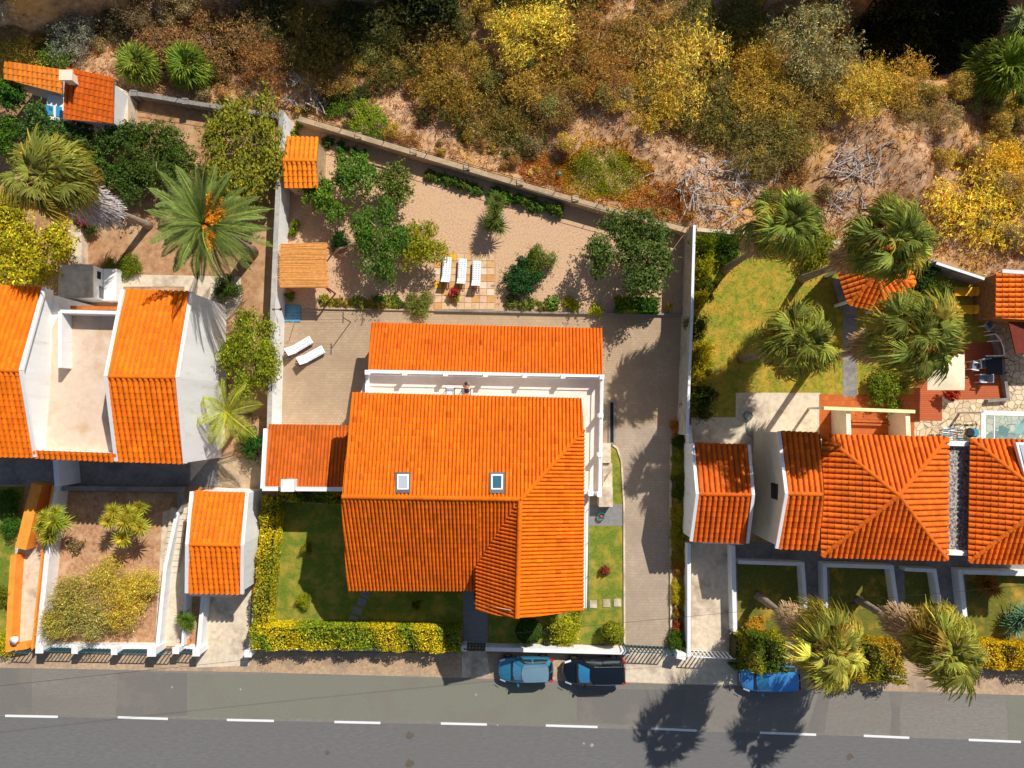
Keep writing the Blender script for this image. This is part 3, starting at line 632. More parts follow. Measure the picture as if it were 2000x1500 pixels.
for nm, pts, m in (('asphalt_patch', [(230, 1312), (366, 1314), (366, 1398), (226, 1398)], ASPHP), ('asphalt_patch', [(372, 1315), (760, 1322), (900, 1330), (1124, 1342), (1124, 1412), (500, 1402), (366, 1400)], ASPHG),
                   ('asphalt_patch', [(0, 1306), (62, 1306), (62, 1396), (0, 1396)], ASPHP), ('asphalt_patch', [(1736, 1352), (1764, 1353), (1757, 1395), (1760, 1437), (1738, 1436), (1742, 1395)], ASPHP),
                   ('asphalt_patch', [(1600, 1352), (1622, 1352), (1610, 1432), (1575, 1431)], ASPHP), ('asphalt_patch', [(1966, 1362), (2100, 1368), (2100, 1450), (1970, 1446)], ASPHG), ('asphalt_patch', [(1128, 1344), (1340, 1348), (1330, 1418), (1126, 1412)], ASPHP)):
    ground(nm, pts, .004, m, road)
STAIN = mat('oil_stain', lin(104, 94, 82), lin(92, 82, 72), 3, .9, .2, 40); PALES = mat('pale_splash', lin(176, 168, 156), lin(140, 132, 122), 9, .9, .2, 40)
for sx, sy, sr, sm_ in ((800, 1437, 9, STAIN), (800, 1492, 10, STAIN), (640, 1470, 6, STAIN), (1156, 1455, 4, PALES), (1140, 1452, 2.5, PALES), (930, 1357, 2.5, PALES), (972, 1416, 2, PALES), (336, 1342, 2.5, PALES), (470, 1346, 2.5, PALES), (1660, 1478, 8, STAIN)):
    rr_ = random.Random(sx); ground('asphalt_stain', [(sx + sr * rr_.uniform(.6, 1.2) * math.cos(t_ * .628), sy + sr * rr_.uniform(.6, 1.2) * math.sin(t_ * .628)) for t_ in range(10)], .0085, sm_, road)
LINE = mat('road_paint', (.80, .80, .78), (.66, .65, .63), 30, .7)
for a, b, y0, y1 in ((10, 113, 1398, 1400), (230, 328, 1401, 1404), (443, 535, 1406, 1408), (653, 743, 1410, 1412), (861, 951, 1413, 1415), (1066, 1167, 1417, 1420), (1272, 1361, 1423, 1427), (1484, 1594, 1431, 1435), (1687, 1776, 1437, 1441), (1892, 1994, 1445, 1449)):
    ground('lane_marking', [(a, y0 - 2.3), (b, y1 - 2.3), (b, y1 + 2.3), (a, y0 + 2.3)], .009, LINE, road)
ground('verge', [(-400, 1266), (0, 1270), (500, 1272), (900, 1276), (1440, 1280), (2400, 1300), (2400, 1372), (2000, 1358), (1340, 1337), (900, 1324), (500, 1313), (0, 1304), (-400, 1295)], .006, VERGE)
ground('gate_apron', [(902, 1272), (950, 1272), (958, 1318), (902, 1324)], .012, CONC)
ground('drive_apron', [(1222, 1266), (1338, 1270), (1338, 1336), (1222, 1332)], .012, CONC)
ground('drive_apron', [(1340, 1270), (1440, 1275), (1440, 1338), (1340, 1336)], .010, CONC)
# main plot
ground('gravel_garden', [(565, 236), (1336, 462), (1336, 614), (556, 603)], 0.0, GRAVEL)
ground('paved_yard', [(546, 601), (1336, 612), (1336, 872), (1224, 872), (1200, 1000), (680, 1000), (520, 838)], .004, PAVE)
ground('driveway', [(1196, 840), (1336, 820), (1336, 880), (1312, 900), (1312, 1268), (1221, 1262), (1218, 985), (1212, 905), (1200, 868)], .008, DRIVE)
ground('garden_bed', [(1310, 815), (1338, 810), (1342, 1285), (1312, 1280)], .012, BEDS)
lawn = ground('front_lawn', [(545, 960), (920, 960), (908, 1230), (528, 1224)], 0.0, LAWN1)
for x, y in ((713, 1160), (707, 1176), (698, 1193), (690, 1210)):
    mb = MB().box(P(x, y, .02), (.62, .5, .05), -.3); struct('stepping_stone', mb, GREYPATH, lawn)
ground('front_path', [(905, 1100), (954, 1100), (952, 1262), (905, 1262)], .006, GREYPATH)
lawn2 = ground('side_lawn', [(954, 1120), (1146, 1020), (1219, 1028), (1219, 1258), (954, 1256)], .002, LAWN1)
for x, y in ((1159, 1180), (1185, 1178), (1206, 1177)):
    struct('stepping_stone', MB().box(P(x, y, .03), (.5, .52, .05)), CONC, lawn2)
ground('side_lawn', [(1192, 870), (1205, 876), (1214, 900), (1218, 985), (1197, 985)], .012, LAWN1)
ground('side_paving', [(1146, 985), (1218, 985), (1218, 1027), (1146, 1027)], .010, GREYPATH)
# left plots
ground('concrete_path', [(205, 535), (470, 540), (472, 590), (430, 640), (440, 860), (372, 940), (360, 560), (205, 560)], .006, CONC)
ground('concrete_path', [(-300, 895), (430, 900), (430, 950), (-300, 944)], .004, CONCG)
ground('concrete_path', [(428, 890), (516, 900), (516, 965), (426, 948)], .008, TANWALL)
ground('garden_bed', [(118, 960), (338, 962), (338, 1010), (298, 1262), (78, 1262)], .004, BEDS)
ground('stair_path', [(318, 1000), (365, 985), (362, 1262), (302, 1262)], .008, CONC)
for k_ in range(11):
    y_ = 992 + k_ * 11.5; x_ = 46 - k_ * .6; xl = 334 - k_ * 1.7; zt_ = .5 - k_ * .045
    struct('stair_step', MB().prism([tuple(P(a_, b_, zt_)[:2]) for a_, b_ in ((xl, y_), (xl + 32, y_), (xl + 31, y_ + 11.2), (xl - 2, y_ + 11.2))], -.02, zt_), CONC)
ground('drive_ramp', [(400, 1120), (492, 1120), (486, 1300), (382, 1304)], .010, CONC)
ground('concrete_path', [(30, 1060), (86, 1040), (66, 1262), (22, 1262)], .008, CONC)
ground('left_lawn', [(-200, 950), (48, 950), (20, 1270), (-200, 1270)], .002, LAWN1)
# right plots
ground('back_lawn', [(1352, 446), (1650, 476), (1650, 772), (1437, 772), (1437, 818), (1352, 830)], 0.0, LAWN2)
ground('back_lawn', [(1670, 470), (1930, 540), (1930, 672), (1786, 672), (1786, 772), (1672, 772)], .002, LAWN2)
ground('garden_path', [(1647, 560), (1673, 560), (1674, 775), (1646, 775)], .010, CONCG)
ground('concrete_yard', [(1437, 767), (1602, 767), (1602, 900), (1350, 900), (1350, 815), (1437, 815)], .004, CONC)
ground('terracotta_yard', [(1600, 770), (1786, 770), (1786, 860), (1600, 860)], .006, TERRAC)
ground('timber_deck', [(1786, 670), (1960, 668), (1968, 778), (1840, 782), (1840, 822), (1786, 822)], .008, DECK)
def crazy_mat():
    m, N, L, b = nt('crazy_paving'); b.inputs['Roughness'].default_value = .9; g = N.new('ShaderNodeNewGeometry')
    v = N.new('ShaderNodeTexVoronoi'); v.feature = 'DISTANCE_TO_EDGE'; v.inputs['Scale'].default_value = 2.3; L.new(g.outputs['Position'], v.inputs['Vector'])
    v2 = N.new('ShaderNodeTexVoronoi'); v2.inputs['Scale'].default_value = 2.3; L.new(g.outputs['Position'], v2.inputs['Vector'])
    r = N.new('ShaderNodeMapRange'); r.inputs[1].default_value = .02; r.inputs[2].default_value = .06; L.new(v.outputs['Distance'], r.inputs[0])
    s = N.new('ShaderNodeSeparateColor'); L.new(v2.outputs['Color'], s.inputs[0]); x0 = N.new('ShaderNodeMix'); x0.data_type = 'RGBA'; L.new(s.outputs[0], x0.inputs[0]); x0.inputs[6].default_value = (*lin(226, 204, 168), 1); x0.inputs[7].default_value = (*lin(196, 172, 138), 1)
    x = N.new('ShaderNodeMix'); x.data_type = 'RGBA'; L.new(r.outputs[0], x.inputs[0]); x.inputs[6].default_value = (*lin(140, 118, 92), 1); L.new(x0.outputs[2], x.inputs[7]); L.new(x.outputs[2], b.inputs['Base Color']); return m
CRAZY = crazy_mat()
ground('stone_paving', [(1786, 820), (1838, 820), (1838, 780), (1965, 776), (1940, 640), (1925, 620), (2300, 620), (2300, 900), (1786, 900)], .005, CRAZY)
ground('front_yard', [(1425, 1058), (2300, 1080), (2300, 1310), (1436, 1276)], -.002, CONCG)
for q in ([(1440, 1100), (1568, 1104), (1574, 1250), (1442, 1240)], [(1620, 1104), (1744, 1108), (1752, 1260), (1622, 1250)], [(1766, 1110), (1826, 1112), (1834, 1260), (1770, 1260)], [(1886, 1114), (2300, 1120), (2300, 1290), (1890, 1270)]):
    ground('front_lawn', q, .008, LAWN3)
ground('drive_ramp', [(1350, 1050), (1428, 1060), (1432, 1274), (1350, 1270)], .010, CONC)

# paved square under the three loungers: every slab a piece
patio = ground('patio', [(846, 493), (968, 496), (968, 607), (846, 606)], .004, mat('patio_bed', lin(196, 160, 122), lin(176, 140, 104), 4, .95))
slabm = {}
for nm, c in (('tan', (220, 184, 140)), ('ochre', (220, 170, 112)), ('orange', (214, 156, 96)), ('yellow', (240, 180, 40)), ('pale', (228, 206, 176)), ('pink', (222, 182, 150))):
    slabm[nm] = MB().box((0, 0, .02), (1, 1, .03)).mesh('paving_slab', mat('slab_' + nm, lin(*c), lin(*[int(v * .93) for v in c]), 5, .85, .15, 40, c3=lin(*[int(v * .86) for v in c]), s3=1.6))
_sl = random.Random(5); yy = 496
for r in range(8):
    hh = 13.6; xx = 848 + (7 if r % 2 else 0)
    if r % 2: xs = [848, 854.5]
    cols = 8
    for c in range(cols):
        w = 14.7; nm = _sl.choice(['tan', 'tan', 'tan', 'ochre', 'pink', 'orange', 'pale', 'tan'])
        if (r, c) in ((0, 2), (4, 0)): nm = 'yellow'
        if (r, c) in ((5, 7), (2, 6)): nm = 'pale'
        if (r, c) in ((3, 6), (3, 7), (6, 7)): nm = 'orange'
        p = P(848 + w * (c + .5), 496 + hh * (r + .5), 0); o = link('paving_slab', slabm[nm], patio); o.location = (p.x, p.y, .004 + random.uniform(-.004, .004)); o.scale = (w / 28 - .025, hh / 28 - .025, 1); o.rotation_euler = (random.uniform(-.008, .008), random.uniform(-.008, .008), random.uniform(-.012, .012) - .01)

# ================================================================== WALLS
def wall(name, label, pts, h, t, m, cat='wall', cap=None, z0=-.3, pillars=(), capw=.06):
    q = [P(a, b, h) for a, b in pts]; base = Vector((q[0].x, q[0].y, 0)); root = thing(name, label, cat, base); mb = MB()
    for i, (a, b) in enumerate(zip(q, q[1:])):
        d = (b - a).normalized(); e = d * (t / 2) * .98; a2 = a - e if i else a; b2 = b
        mid = (h + z0) / 2; mb.beam((a2.x, a2.y, mid - i * .001), (b2.x, b2.y, mid - i * .001), t - i * .002, h - z0)
    part('wall', mb, m, root)
    if cap:
        cb = MB()
        for i, (a, b) in enumerate(zip(q, q[1:])): cb.beam((a.x, a.y, h + .03 + i * .001), (b.x, b.y, h + .03 + i * .001), t + capw - i * .003, .06)
        part('coping', cb, cap, root)
    for (x, y, w, hh) in pillars:
        p = P(x, y, hh); part('pillar', MB().box((p.x, p.y, hh / 2 - .1), (w, w, hh + .2)).box((p.x, p.y, hh + .04), (w + .08, w + .08, .08)), m, root)
    return root
wall('garden_wall', 'long white boundary wall along the west side of the gravel garden and yard', [(550, 216), (545, 330), (539, 460), (533, 600), (528, 750), (526, 836)], 2.1, .24, WHITE, cap=RENDERW)
rw = wall('rear_wall', 'sandy concrete wall with pillars along the north edge of the gravel garden', [(582, 232), (800, 297), (1000, 356), (1200, 414), (1340, 450)], .92, .34, TANWALL, cat='wall', cap=TANWALL, pillars=[(x, 232 + (x - 582) * .2885 - 1, .36, 1.02) for x in (700, 808, 912, 1016, 1124, 1226)])
def rail_fence(name, label, pts, z0, h, m, step=2.6, rails=(.45, .95), r=.018, cat='fence'):
    q = [P(a, b, z0) for a, b in pts]; root = thing(name, label, cat, q[0].copy()); pm = None
    for a, b in zip(q, q[1:]):
        L = (b - a).length; n = max(1, round(L / step))
        for k in range(n + 1):
            p = a.lerp(b, k / n); part('post', MB().tube([p + Vector((0, 0, -.1)), p + Vector((0, 0, h))], r * 1.5, 6), m, root)
        for z in rails: part('rail', MB().tube([a + Vector((0, 0, h * z)), b + Vector((0, 0, h * z))], r, 5), m, root)
    return root
rail_fence('railing', 'thin dark green railing on top of the rear garden wall', [(584, 229), (1000, 352), (1336, 446)], .95, .75, STEEL, 3.4)
wall('rear_wall', 'grey capped rear wall behind the brown soil plot beside the two dwarf palms', [(252, 180), (390, 203), (540, 226)], .8, .3, CONCG, pillars=[(262, 182, .36, .95), (362, 198, .36, .95)])
rail_fence('railing', 'thin dark railing on the grey wall below the two dwarf palms', [(252, 177), (540, 222)], .8, .75, DARKM, 3.2)
wall('side_wall', 'tall grey rendered wall between the driveway and the palm garden', [(1356, 440), (1353, 540), (1351, 620), (1346, 740), (1342, 850)], 2.4, .22, RENDERW, cap=WHITET, capw=-.04)
wall('drive_wall', 'white wall beside the long driveway in front of the right garage', [(1346, 1062), (1346, 1180), (1346, 1284)], 1.1, .24, WHITE)
wall('garage_side_wall', 'short white wall north of the right garage at the end of the grey wall', [(1346, 830), (1350, 865)], 1.5, .25, WHITE)
wall('street_wall', 'low white street wall behind the two parked cars', [(948, 1268), (1229, 1275)], .9, .26, WHITE)
wall('street_wall', 'short white wall stub left of the black pedestrian gate', [(895, 1267), (906, 1267)], .9, .28, WHITE, pillars=[(906, 1266, .3, 1.0)])
wall('street_wall', 'low street wall hidden under the long yellow green hedge', [(500, 1268), (885, 1268)], .7, .25, RENDERW)
wall('garden_edging', 'pale concrete edging round the shaded front lawn', [(540, 978), (668, 984)], .12, .12, CONC)
wall('garden_edging', 'pale concrete edging between the front lawn and the hedges', [(543, 985), (529, 1222), (900, 1231)], .12, .12, CONC)
wall('planter_kerb', 'thin brown kerb along the border bed south of the gravel garden', [(622, 577), (620, 602), (850, 606)], .14, .1, TANWALL)
wall('planter_kerb', 'long dark kerb at the edge of the paved yard below the gravel garden', [(850, 606), (1090, 611), (1336, 614)], .22, .12, CONCG)
wall('planter_kerb', 'low kerb round the small planted strip under the rear wall', [(706, 302), (800, 330), (796, 340), (702, 312)], .12, .07, TANWALL)
wall('drive_kerb', 'curved pale kerb along the planted strip of the driveway', [(1326, 856), (1311, 870), (1310, 1000), (1311, 1262)], .14, .13, CONC)
wall('drive_kerb', 'rounded concrete kerb at the small side lawn by the driveway', [(1196, 868), (1206, 876), (1214, 900), (1219, 985), (1220, 1258)], .10, .12, CONC)
wall('bed_wall', 'grey retaining wall round the top and right of the yucca bed', [(120, 954), (352, 956), (350, 1000)], .8, .32, CONCG)
wall('bed_wall', 'white sloping wall between the yucca bed and the narrow stairs', [(346, 1000), (322, 1110), (307, 1262)], .8, .26, WHITE)
wall('bed_wall', 'broad white wall left of the yucca bed', [(110, 950), (94, 1060), (74, 1265)], 1.1, .34, WHITE)
wall('orange_wall', 'bright orange garden wall left of the broad white wall', [(72, 946), (60, 990), (40, 1072)], 1.0, .75, ORANGEW)
wall('orange_wall', 'thin orange wall beside the concrete path at the lower left', [(104, 948), (84, 1060), (62, 1268)], 1.16, .12, ORANGEW)
wall('orange_wall', 'lower orange wall with a white pot on its end near the street', [(26, 1085), (20, 1180), (16, 1268), (52, 1262)], .8, .4, ORANGEW)
wall('white_house_pier', 'white wall pier below the tiled eave of the left house', [(108, 898), (112, 950)], 2.2, .35, WHITE)
wall('stair_wall', 'white wall between the narrow stairs and the left carport drive', [(362, 1160), (356, 1262)], .9, .16, WHITE)
wall('stair_wall', 'white wall with grey top along the left carport drive', [(397, 1160), (386, 1280)], .9, .28, WHITE)
wall('drive_post_wall', 'white pillar wall at the right of the left carport drive', [(502, 1150), (488, 1270)], .9, .2, WHITE, pillars=[(485, 1276, .4, 1.1)])
wall('rear_wall', 'grey capped wall behind the two yellow loungers', [(1828, 514), (1922, 545)], 1.4, .28, CONCG, cap=WHITET, capw=-.1)
wall('rear_wall', 'low pale wall behind the palm garden', [(1362, 448), (1640, 474), (1828, 512)], .8, .25, CONC)
wall('path_wall', 'grey wall strip left of the hexagonal gazebo', [(1634, 545), (1648, 600)], .4, .4, CONCG)
wall('front_wall', 'white low wall between the right garage drive and the shaded lawn', [(1432, 1066), (1436, 1236)], .9, .28, WHITE)
wall('planter_wall', 'white low wall round the first shaded lawn right of the garage drive', [(1442, 1098), (1568, 1102), (1574, 1190)], .8, .24, WHITE)
wall('planter_wall', 'white low wall round the second shaded lawn below the hip roof', [(1614, 1210), (1611, 1104), (1742, 1108), (1752, 1182)], .8, .26, WHITE)
wall('planter_wall', 'white low wall round the narrow third shaded lawn', [(1768, 1112), (1826, 1115), (1836, 1180)], .8, .24, WHITE)
wall('planter_wall', 'white low wall in front of the house at the right edge', [(1886, 1210), (1876, 1117), (2080, 1123)], .8, .3, WHITE)
wall('deck_kerb', 'dark curved kerb at the right end of the timber deck', [(1940, 650), (1956, 700), (1964, 740), (1970, 780), (1930, 783)], .35, .22, CONCG)
# street wall and railings on the left
def bar_panel(root, a, b, z0, h, m, step=.24, r=.026):
    A, B = P(*a, z0 + h / 2), P(*b, z0 + h / 2); A.z = B.z = z0; n = max(2, int((B - A).length / step)); mb = MB()
    for k in range(n + 1): p = A.lerp(B, k / n); mb.beam(p, p + Vector((0, 0, h)), r * 2, r * 2)
    part('bars', mb, m, root, kind='stuff')
    part('rail', MB().beam(A + Vector((0, 0, h)), B + Vector((0, 0, h)), .05, .04), m, root); part('rail', MB().beam(A + Vector((0, 0, .08)), B + Vector((0, 0, .08)), .04, .04), m, root)
sw = wall('street_wall', 'white street wall with pillars and teal railings below the big yellow bush', [(72, 1262), (300, 1264)], .55, .26, WHITE, pillars=[(78, 1268, .42, 1.3), (147, 1270, .34, 1.25), (224, 1272, .34, 1.25), (297, 1273, .5, 1.35)])
for a, b in (((84, 1268), (142, 1269)), ((152, 1270), (219, 1271)), ((229, 1272), (290, 1273))): bar_panel(sw, a, b, .55, .75, TEALM)
sg = thing('garden_gate', 'small teal railing gate at the foot of the narrow stairs', 'gate', P(325, 1268, 0)); bar_panel(sg, (308, 1272), (340, 1273), .05, 1.2, TEALM)
sw2 = wall('street_wall', 'white wall corner with teal railing beside the potted palm', [(344, 1264), (384, 1268)], .55, .24, WHITE, pillars=[(344, 1270, .36, 1.3), (384, 1274, .4, 1.3)]); bar_panel(sw2, (350, 1270), (379, 1272), .55, .75, TEALM)
g0 = thing('garden_gate', 'small teal gate in the orange wall at the lower left corner', 'gate', P(48, 1272, 0)); bar_panel(g0, (32, 1268), (66, 1270), .05, 1.2, TEALM)
g1 = thing('garden_gate', 'black pedestrian gate in front of the grey front path', 'gate', P(927, 1262, 0)); bar_panel(g1, (908, 1262), (946, 1263), .02, 1.2, DARKM, .2, .025); part('frame', MB().beam(P(908, 1262, .6), P(946, 1263, .6), .03, .05), DARKM, g1)
g2 = thing('drive_gate', 'wide sliding gate of slim bars across the paved driveway', 'gate', P(1268, 1268, 0)); bar_panel(g2, (1222, 1266), (1312, 1270), .05, 1.35, TEALM, .25, .032)
part('post', MB().tube([P(1221, 1262, 0), P(1221, 1262, 0) + Vector((0, 0, 1.5))], .05, 8).tube([P(1216, 1252, 0), P(1216, 1252, 0) + Vector((0, 0, 1.4))], .04, 8), TEALM, g2)
g3 = thing('drive_gate', 'white barred gate across the concrete drive of the right garage', 'gate', P(1392, 1276, 0)); bar_panel(g3, (1350, 1276), (1432, 1280), .05, 1.35, WHITEM, .26, .032)
wall('gate_pillar', 'white gate pillar between the two drive gates', [(1322, 1280), (1340, 1284)], 1.2, .4, WHITE)

# ================================================================== THE MAIN HOUSE
def open_walls(parent, outline, m, inset=.3, z0=-.05, drop=.18, name='wall', centre=None):
    c = centre or sum(outline, Vector()) / len(outline); b = []; zt = []
    for p in outline:
        dx, dy = c.x - p.x, c.y - p.y; b.append((p.x + math.copysign(min(inset, abs(dx)), dx), p.y + math.copysign(min(inset, abs(dy)), dy))); zt.append(p.z - drop)
    mb = MB().prism(b, z0, zt); mb.f.pop(1); return part(name, mb, m, parent)
def trim(parent, pts, w, h, m, up=.06, name='verge_trim'):
    mb = MB()
    for i, (a, b) in enumerate(zip(pts, pts[1:])): mb.beam(a + Vector((0, 0, up + i * .002)), b + Vector((0, 0, up + i * .002)), w - i * .002, h)
    return part(name, mb, m, parent)
house = thing('house', 'large two storey house with bright orange tiled roof and a roof terrace, in the middle', 'house', P(900, 960, 0))
R1 = Roof(house, ROOFC, tw=.225)
n1 = R1.slope([(668, 970, 7.8), (1018, 975, 7.8), (1140, 838, None), (1134, 779, None), (690, 768, 6.3)], (0, 1)); N1 = (n1[1] - n1[0]).cross(n1[2] - n1[0]).normalized(); N1 = N1 if N1.z > 0 else -N1
s1 = R1.slope([(668, 970, 7.8), (936, 973.5, 7.8), (936, 1152, 3.8), (680, 1151, None)], (0, 1)); NS = (s1[1] - s1[0]).cross(s1[2] - s1[0]).normalized(); NS = NS if NS.z > 0 else -NS
R1.slope3([on_plane(a, b, s1[0], NS) for a, b in ((936, 973.5), (1016, 974.7), (936, 1108))], NS, (0, 1))
e1 = R1.slope([(1018, 975, 7.8), (1140, 838, None), (1138, 1190, 6.6), (1010, 1207, 7.8)], None)
w1 = R1.slope([(1016, 975, 7.8), (1010, 1207, 7.8), (932, 1192, 5.2), (932, 1107, None)], None)
R1.ridge((668, 970, 7.8), (1014, 975, 7.8)); R1.ridge(e1[1], (1018, 975, 7.8)); R1.ridge((1010, 1207, 7.8), (1016, 978, 7.8))
R1.finish()
out = [n1[4], n1[3], e1[1], e1[2], P(1010, 1207, 7.8), w1[2], on_plane(934, 1152, s1[0], NS), s1[3], n1[0]]
open_walls(house, out, WHITE, .38, 2.9)
low = MB().prism([tuple(P(a, b, 3.0)[:2]) for a, b in ((716, 728), (1176, 737), (1171, 966), (1138, 962), (1128, 1180), (940, 1180), (940, 1140), (690, 1136), (676, 970), (696, 770), (716, 770))], -.05, 2.98)
part('wall', low, WHITE, house)
tf = MB().slab([P(a, b, 3.0) + Vector((0, 0, .02)) for a, b in ((718, 730), (1174, 738), (1170, 964), (1138, 960), (1130, 790), (700, 778))], .03); part('terrace_floor', tf, TERR, house)
# low parapet, posts and rail round the terrace
pp = [P(716, 768, 3.5), P(717, 729, 3.5), P(1176, 737, 3.5), P(1172, 966, 3.5), P(1142, 962, 3.5)]
mb = MB()
for i, (a, b) in enumerate(zip(pp, pp[1:])): mb.beam(Vector((a.x, a.y, 3.2 - i * .002)), Vector((b.x, b.y, 3.2 - i * .002)), .2 - i * .003, .66)
part('parapet', mb, WHITE, house)
for x, y in ((717, 727), (790, 728.5), (870, 730), (948, 731.5), (1025, 733), (1100, 734.5), (1176, 736), (1174, 811), (1172.5, 888), (1171, 966), (1154, 964)):
    p = P(x, y, 4.15); part('parapet_post', MB().box((p.x, p.y, 3.55), (.24, .24, 1.1)).box((p.x, p.y, 4.13), (.30, .30, .07)), WHITET, house)
mb = MB(); pr = [P(717, 728, 4.0), P(1176, 736.5, 4.0), P(1171, 966, 4.0)]
for a, b in zip(pr, pr[1:]): mb.tube([a, b], .035, 6)
part('handrail', mb, WHITET, house)
# gallery roof on the north side
RG = Roof(house, tuple(k * a for k, a in zip(ROOFC, (.92, .85, 1))), 'gallery_roof', cap=300, tw=.225)
gp = RG.slope([(721, 723, 3.7), (1175, 733, 3.7), (1176, 643, 2.55), (725, 632, None)], (0, 1)); RG.finish()
open_walls(house, [gp[0], gp[1], gp[2], gp[3]], CREAM, .3, name='gallery_wall')
trim(house, [gp[0] + Vector((-.02, -.05, 0)), gp[1] + Vector((.1, -.05, 0))], .16, .14, WHITET, .05, 'gutter')
# garage annex
RA = Roof(house, (.60, .125, .014), 'annex_roof', tw=.235)
ap = RA.slope([(525, 830, 2.75), (684, 832, 2.75), (676, 952, None), (519, 951, 3.5)], (0, 1)); RA.finish()
open_walls(house, ap, WHITE, .1, name='annex_wall')
trim(house, [ap[0] + Vector((-.14, -.25, 0)), ap[3] + Vector((-.14, -.1, 0)), ap[2] + Vector((0, -.1, 0))], .26, .3, WHITET, .08, 'annex_parapet')
p = P(562, 948, 4.3); part('chimney', MB().box((p.x, p.y, 3.6), (.72, .66, 1.3)).box((p.x, p.y, 4.3), (.84, .78, .1)), WHITET, house)
# skylights
def on_slope_box(parent, name, corners, o, n, lift, t, m):
    top = [on_plane(a, b, o + n * lift, n) for a, b in corners]; mb = MB(); V = [tuple(q) for q in top] + [tuple(q - n * t) for q in top]; k = len(top)
    mb.add(V, [tuple(range(k)), tuple(range(k, 2 * k))[::-1]] + [(i, (i + 1) % k, k + (i + 1) % k, k + i) for i in range(k)]); return part(name, mb, m, parent)
FRAME = flat('skylight_frame', (.16, .17, .18), .4, .6)
for x, gm in ((787, GLASSB), (971, glass_mat('skylight_glass', (.03, .13, .2)))):
    f = on_slope_box(house, 'skylight', [(x - 15, 922), (x + 15, 922), (x + 14, 963), (x - 15, 963)], n1[0], N1, .13, .2, FRAME)
    on_slope_box(f, 'sash', [(x - 11.5, 926), (x + 11.5, 926), (x + 11, 956), (x - 11.5, 956)], n1[0], N1, .16, .1, WHITEM)
    on_slope_box(f, 'pane', [(x - 8.5, 929), (x + 8.5, 929), (x + 8.2, 953), (x - 8.5, 953)], n1[0], N1, .175, .04, gm)
# a few openings in the walls that the roof overhangs
def box_part(parent, name, px, py, z, d, m): p = P(px, py, z); return part(name, MB().box((p.x, p.y, z), d), m, parent)
for x in (740, 850): box_part(house, 'window', x, 1136, 1.5, (1.6, .16, 1.3), GLASSD)
box_part(house, 'door', 918, 1142, 1.1, (1.1, .16, 2.1), WOOD)
# side stairs, low wall, light well and bits along the east side
st = thing('side_steps', 'grey concrete side steps along the east wall of the main house', 'steps', P(1184, 930, 0))
for (x0, y0, x1, y1, z) in ((1176, 866, 1193, 904, .7), (1177, 905, 1196, 952, .45), (1170, 952, 1197, 990, .9)):
    part('step', MB().prism([tuple(P(a, b, z)[:2]) for a, b in ((x0, y0), (x1, y0), (x1, y1), (x0, y1))], -.05, z), CONC, st)
wall('side_railing_wall', 'narrow white wall along the east side of the main house below the cross wing roof', [(1146, 962), (1144, 1100), (1142, 1188)], .9, .26, WHITE)
rail_fence('railing', 'thin teal railing beside the narrow white wall east of the main house', [(1147, 992), (1146, 1185)], .3, .9, TEALM, 2.4)
lw = thing('light_well', 'long dark light well with concrete rim beside the east terrace', 'light well', P(1195, 825, 0))
part('grate', MB().box(P(1195, 825, .03), (.26, 2.75, .02)), DARKV, lw)
mb = MB(); 
for a, b in (((1190, 783), (1190, 867)), ((1200, 783), (1200, 867)), ((1190, 783), (1200, 783)), ((1190, 867), (1200, 867))): mb.beam(P(*a, .05), P(*b, .05), .12 + len(mb.v) * .0001, .1 + len(mb.v) * .0002)
part('rim', mb, CONCG, lw)

# ================================================================== LEFT NEIGHBOUR
lh = thing('house', 'white gabled house at the left with two orange roof wings and a terrace between', 'house', P(240, 740, 0))
RL = Roof(lh, ROOFB)
la_n = RL.slope([(-160, 718, 7.2), (40, 724, 7.2), (85, 562, None), (-160, 552, 5.3)], (0, 1))
la_s = RL.slope([(-160, 718, 7.2), (40, 724, 7.2), (68, 892, None), (-160, 888, 5.4)], (0, 1))
lb_n = RL.slope([(212, 735, 7.2), (345, 737, 7.2), (372, 571, None), (245, 567, 5.3)], (0, 1))
lb_s = RL.slope([(212, 735, 7.2), (345, 737, 7.2), (360, 904, None), (232, 900, 5.4)], (0, 1))
RL.slope([(68, 880, 5.62), (232, 886, 5.62), (232, 900, None), (68, 893, 5.4)], (0, 1))
RL.ridge((-160, 718, 7.2), (40, 724, 7.2)); RL.ridge((212, 735, 7.2), (345, 737, 7.2)); RL.finish()
part('wall', MB().prism([(q.x, q.y) for q in (la_n[3] + Vector((0, -.3, 0)), la_n[2] + Vector((0, -.3, 0)), P(118, 606, 4.4), P(240, 610, 4.4), lb_n[2] + Vector((-.1, -.3, 0)), lb_s[2] + Vector((-.1, .3, 0)), la_s[3] + Vector((0, .3, 0)))], -.05, 4.48), WHITE, lh)
def gable(parent, pts, z0, m, t=.22, side=1):
    """thin upright gable wall: pts are 3D points along its sloping top"""
    V = []; k = len(pts)
    for q in pts: V += [(q.x, q.y, q.z - .12), (q.x - side * t, q.y, q.z - .12), (q.x, q.y, z0), (q.x - side * t, q.y, z0)]
    F = []
    for i in range(k - 1):
        a, b = 4 * i, 4 * (i + 1); F += [(a, b, b + 2, a + 2), (a + 1, a + 3, b + 3, b + 1), (a, a + 1, b + 1, b), (a + 2, b + 2, b + 3, a + 3)]
    F += [(0, 2, 3, 1), (4 * k - 4, 4 * k - 3, 4 * k - 1, 4 * k - 2)]
    return part('gable_wall', MB().add(V, F), m, parent)
gable(lh, [la_n[2], la_n[1], la_s[2]], 4.4, WHITE); gable(lh, [lb_n[3], lb_n[0], lb_s[3]], 4.4, WHITE, side=-1); gable(lh, [lb_n[2], lb_n[1], lb_s[2]], -.05, WHITE)
X = Vector((.1, 0, 0))
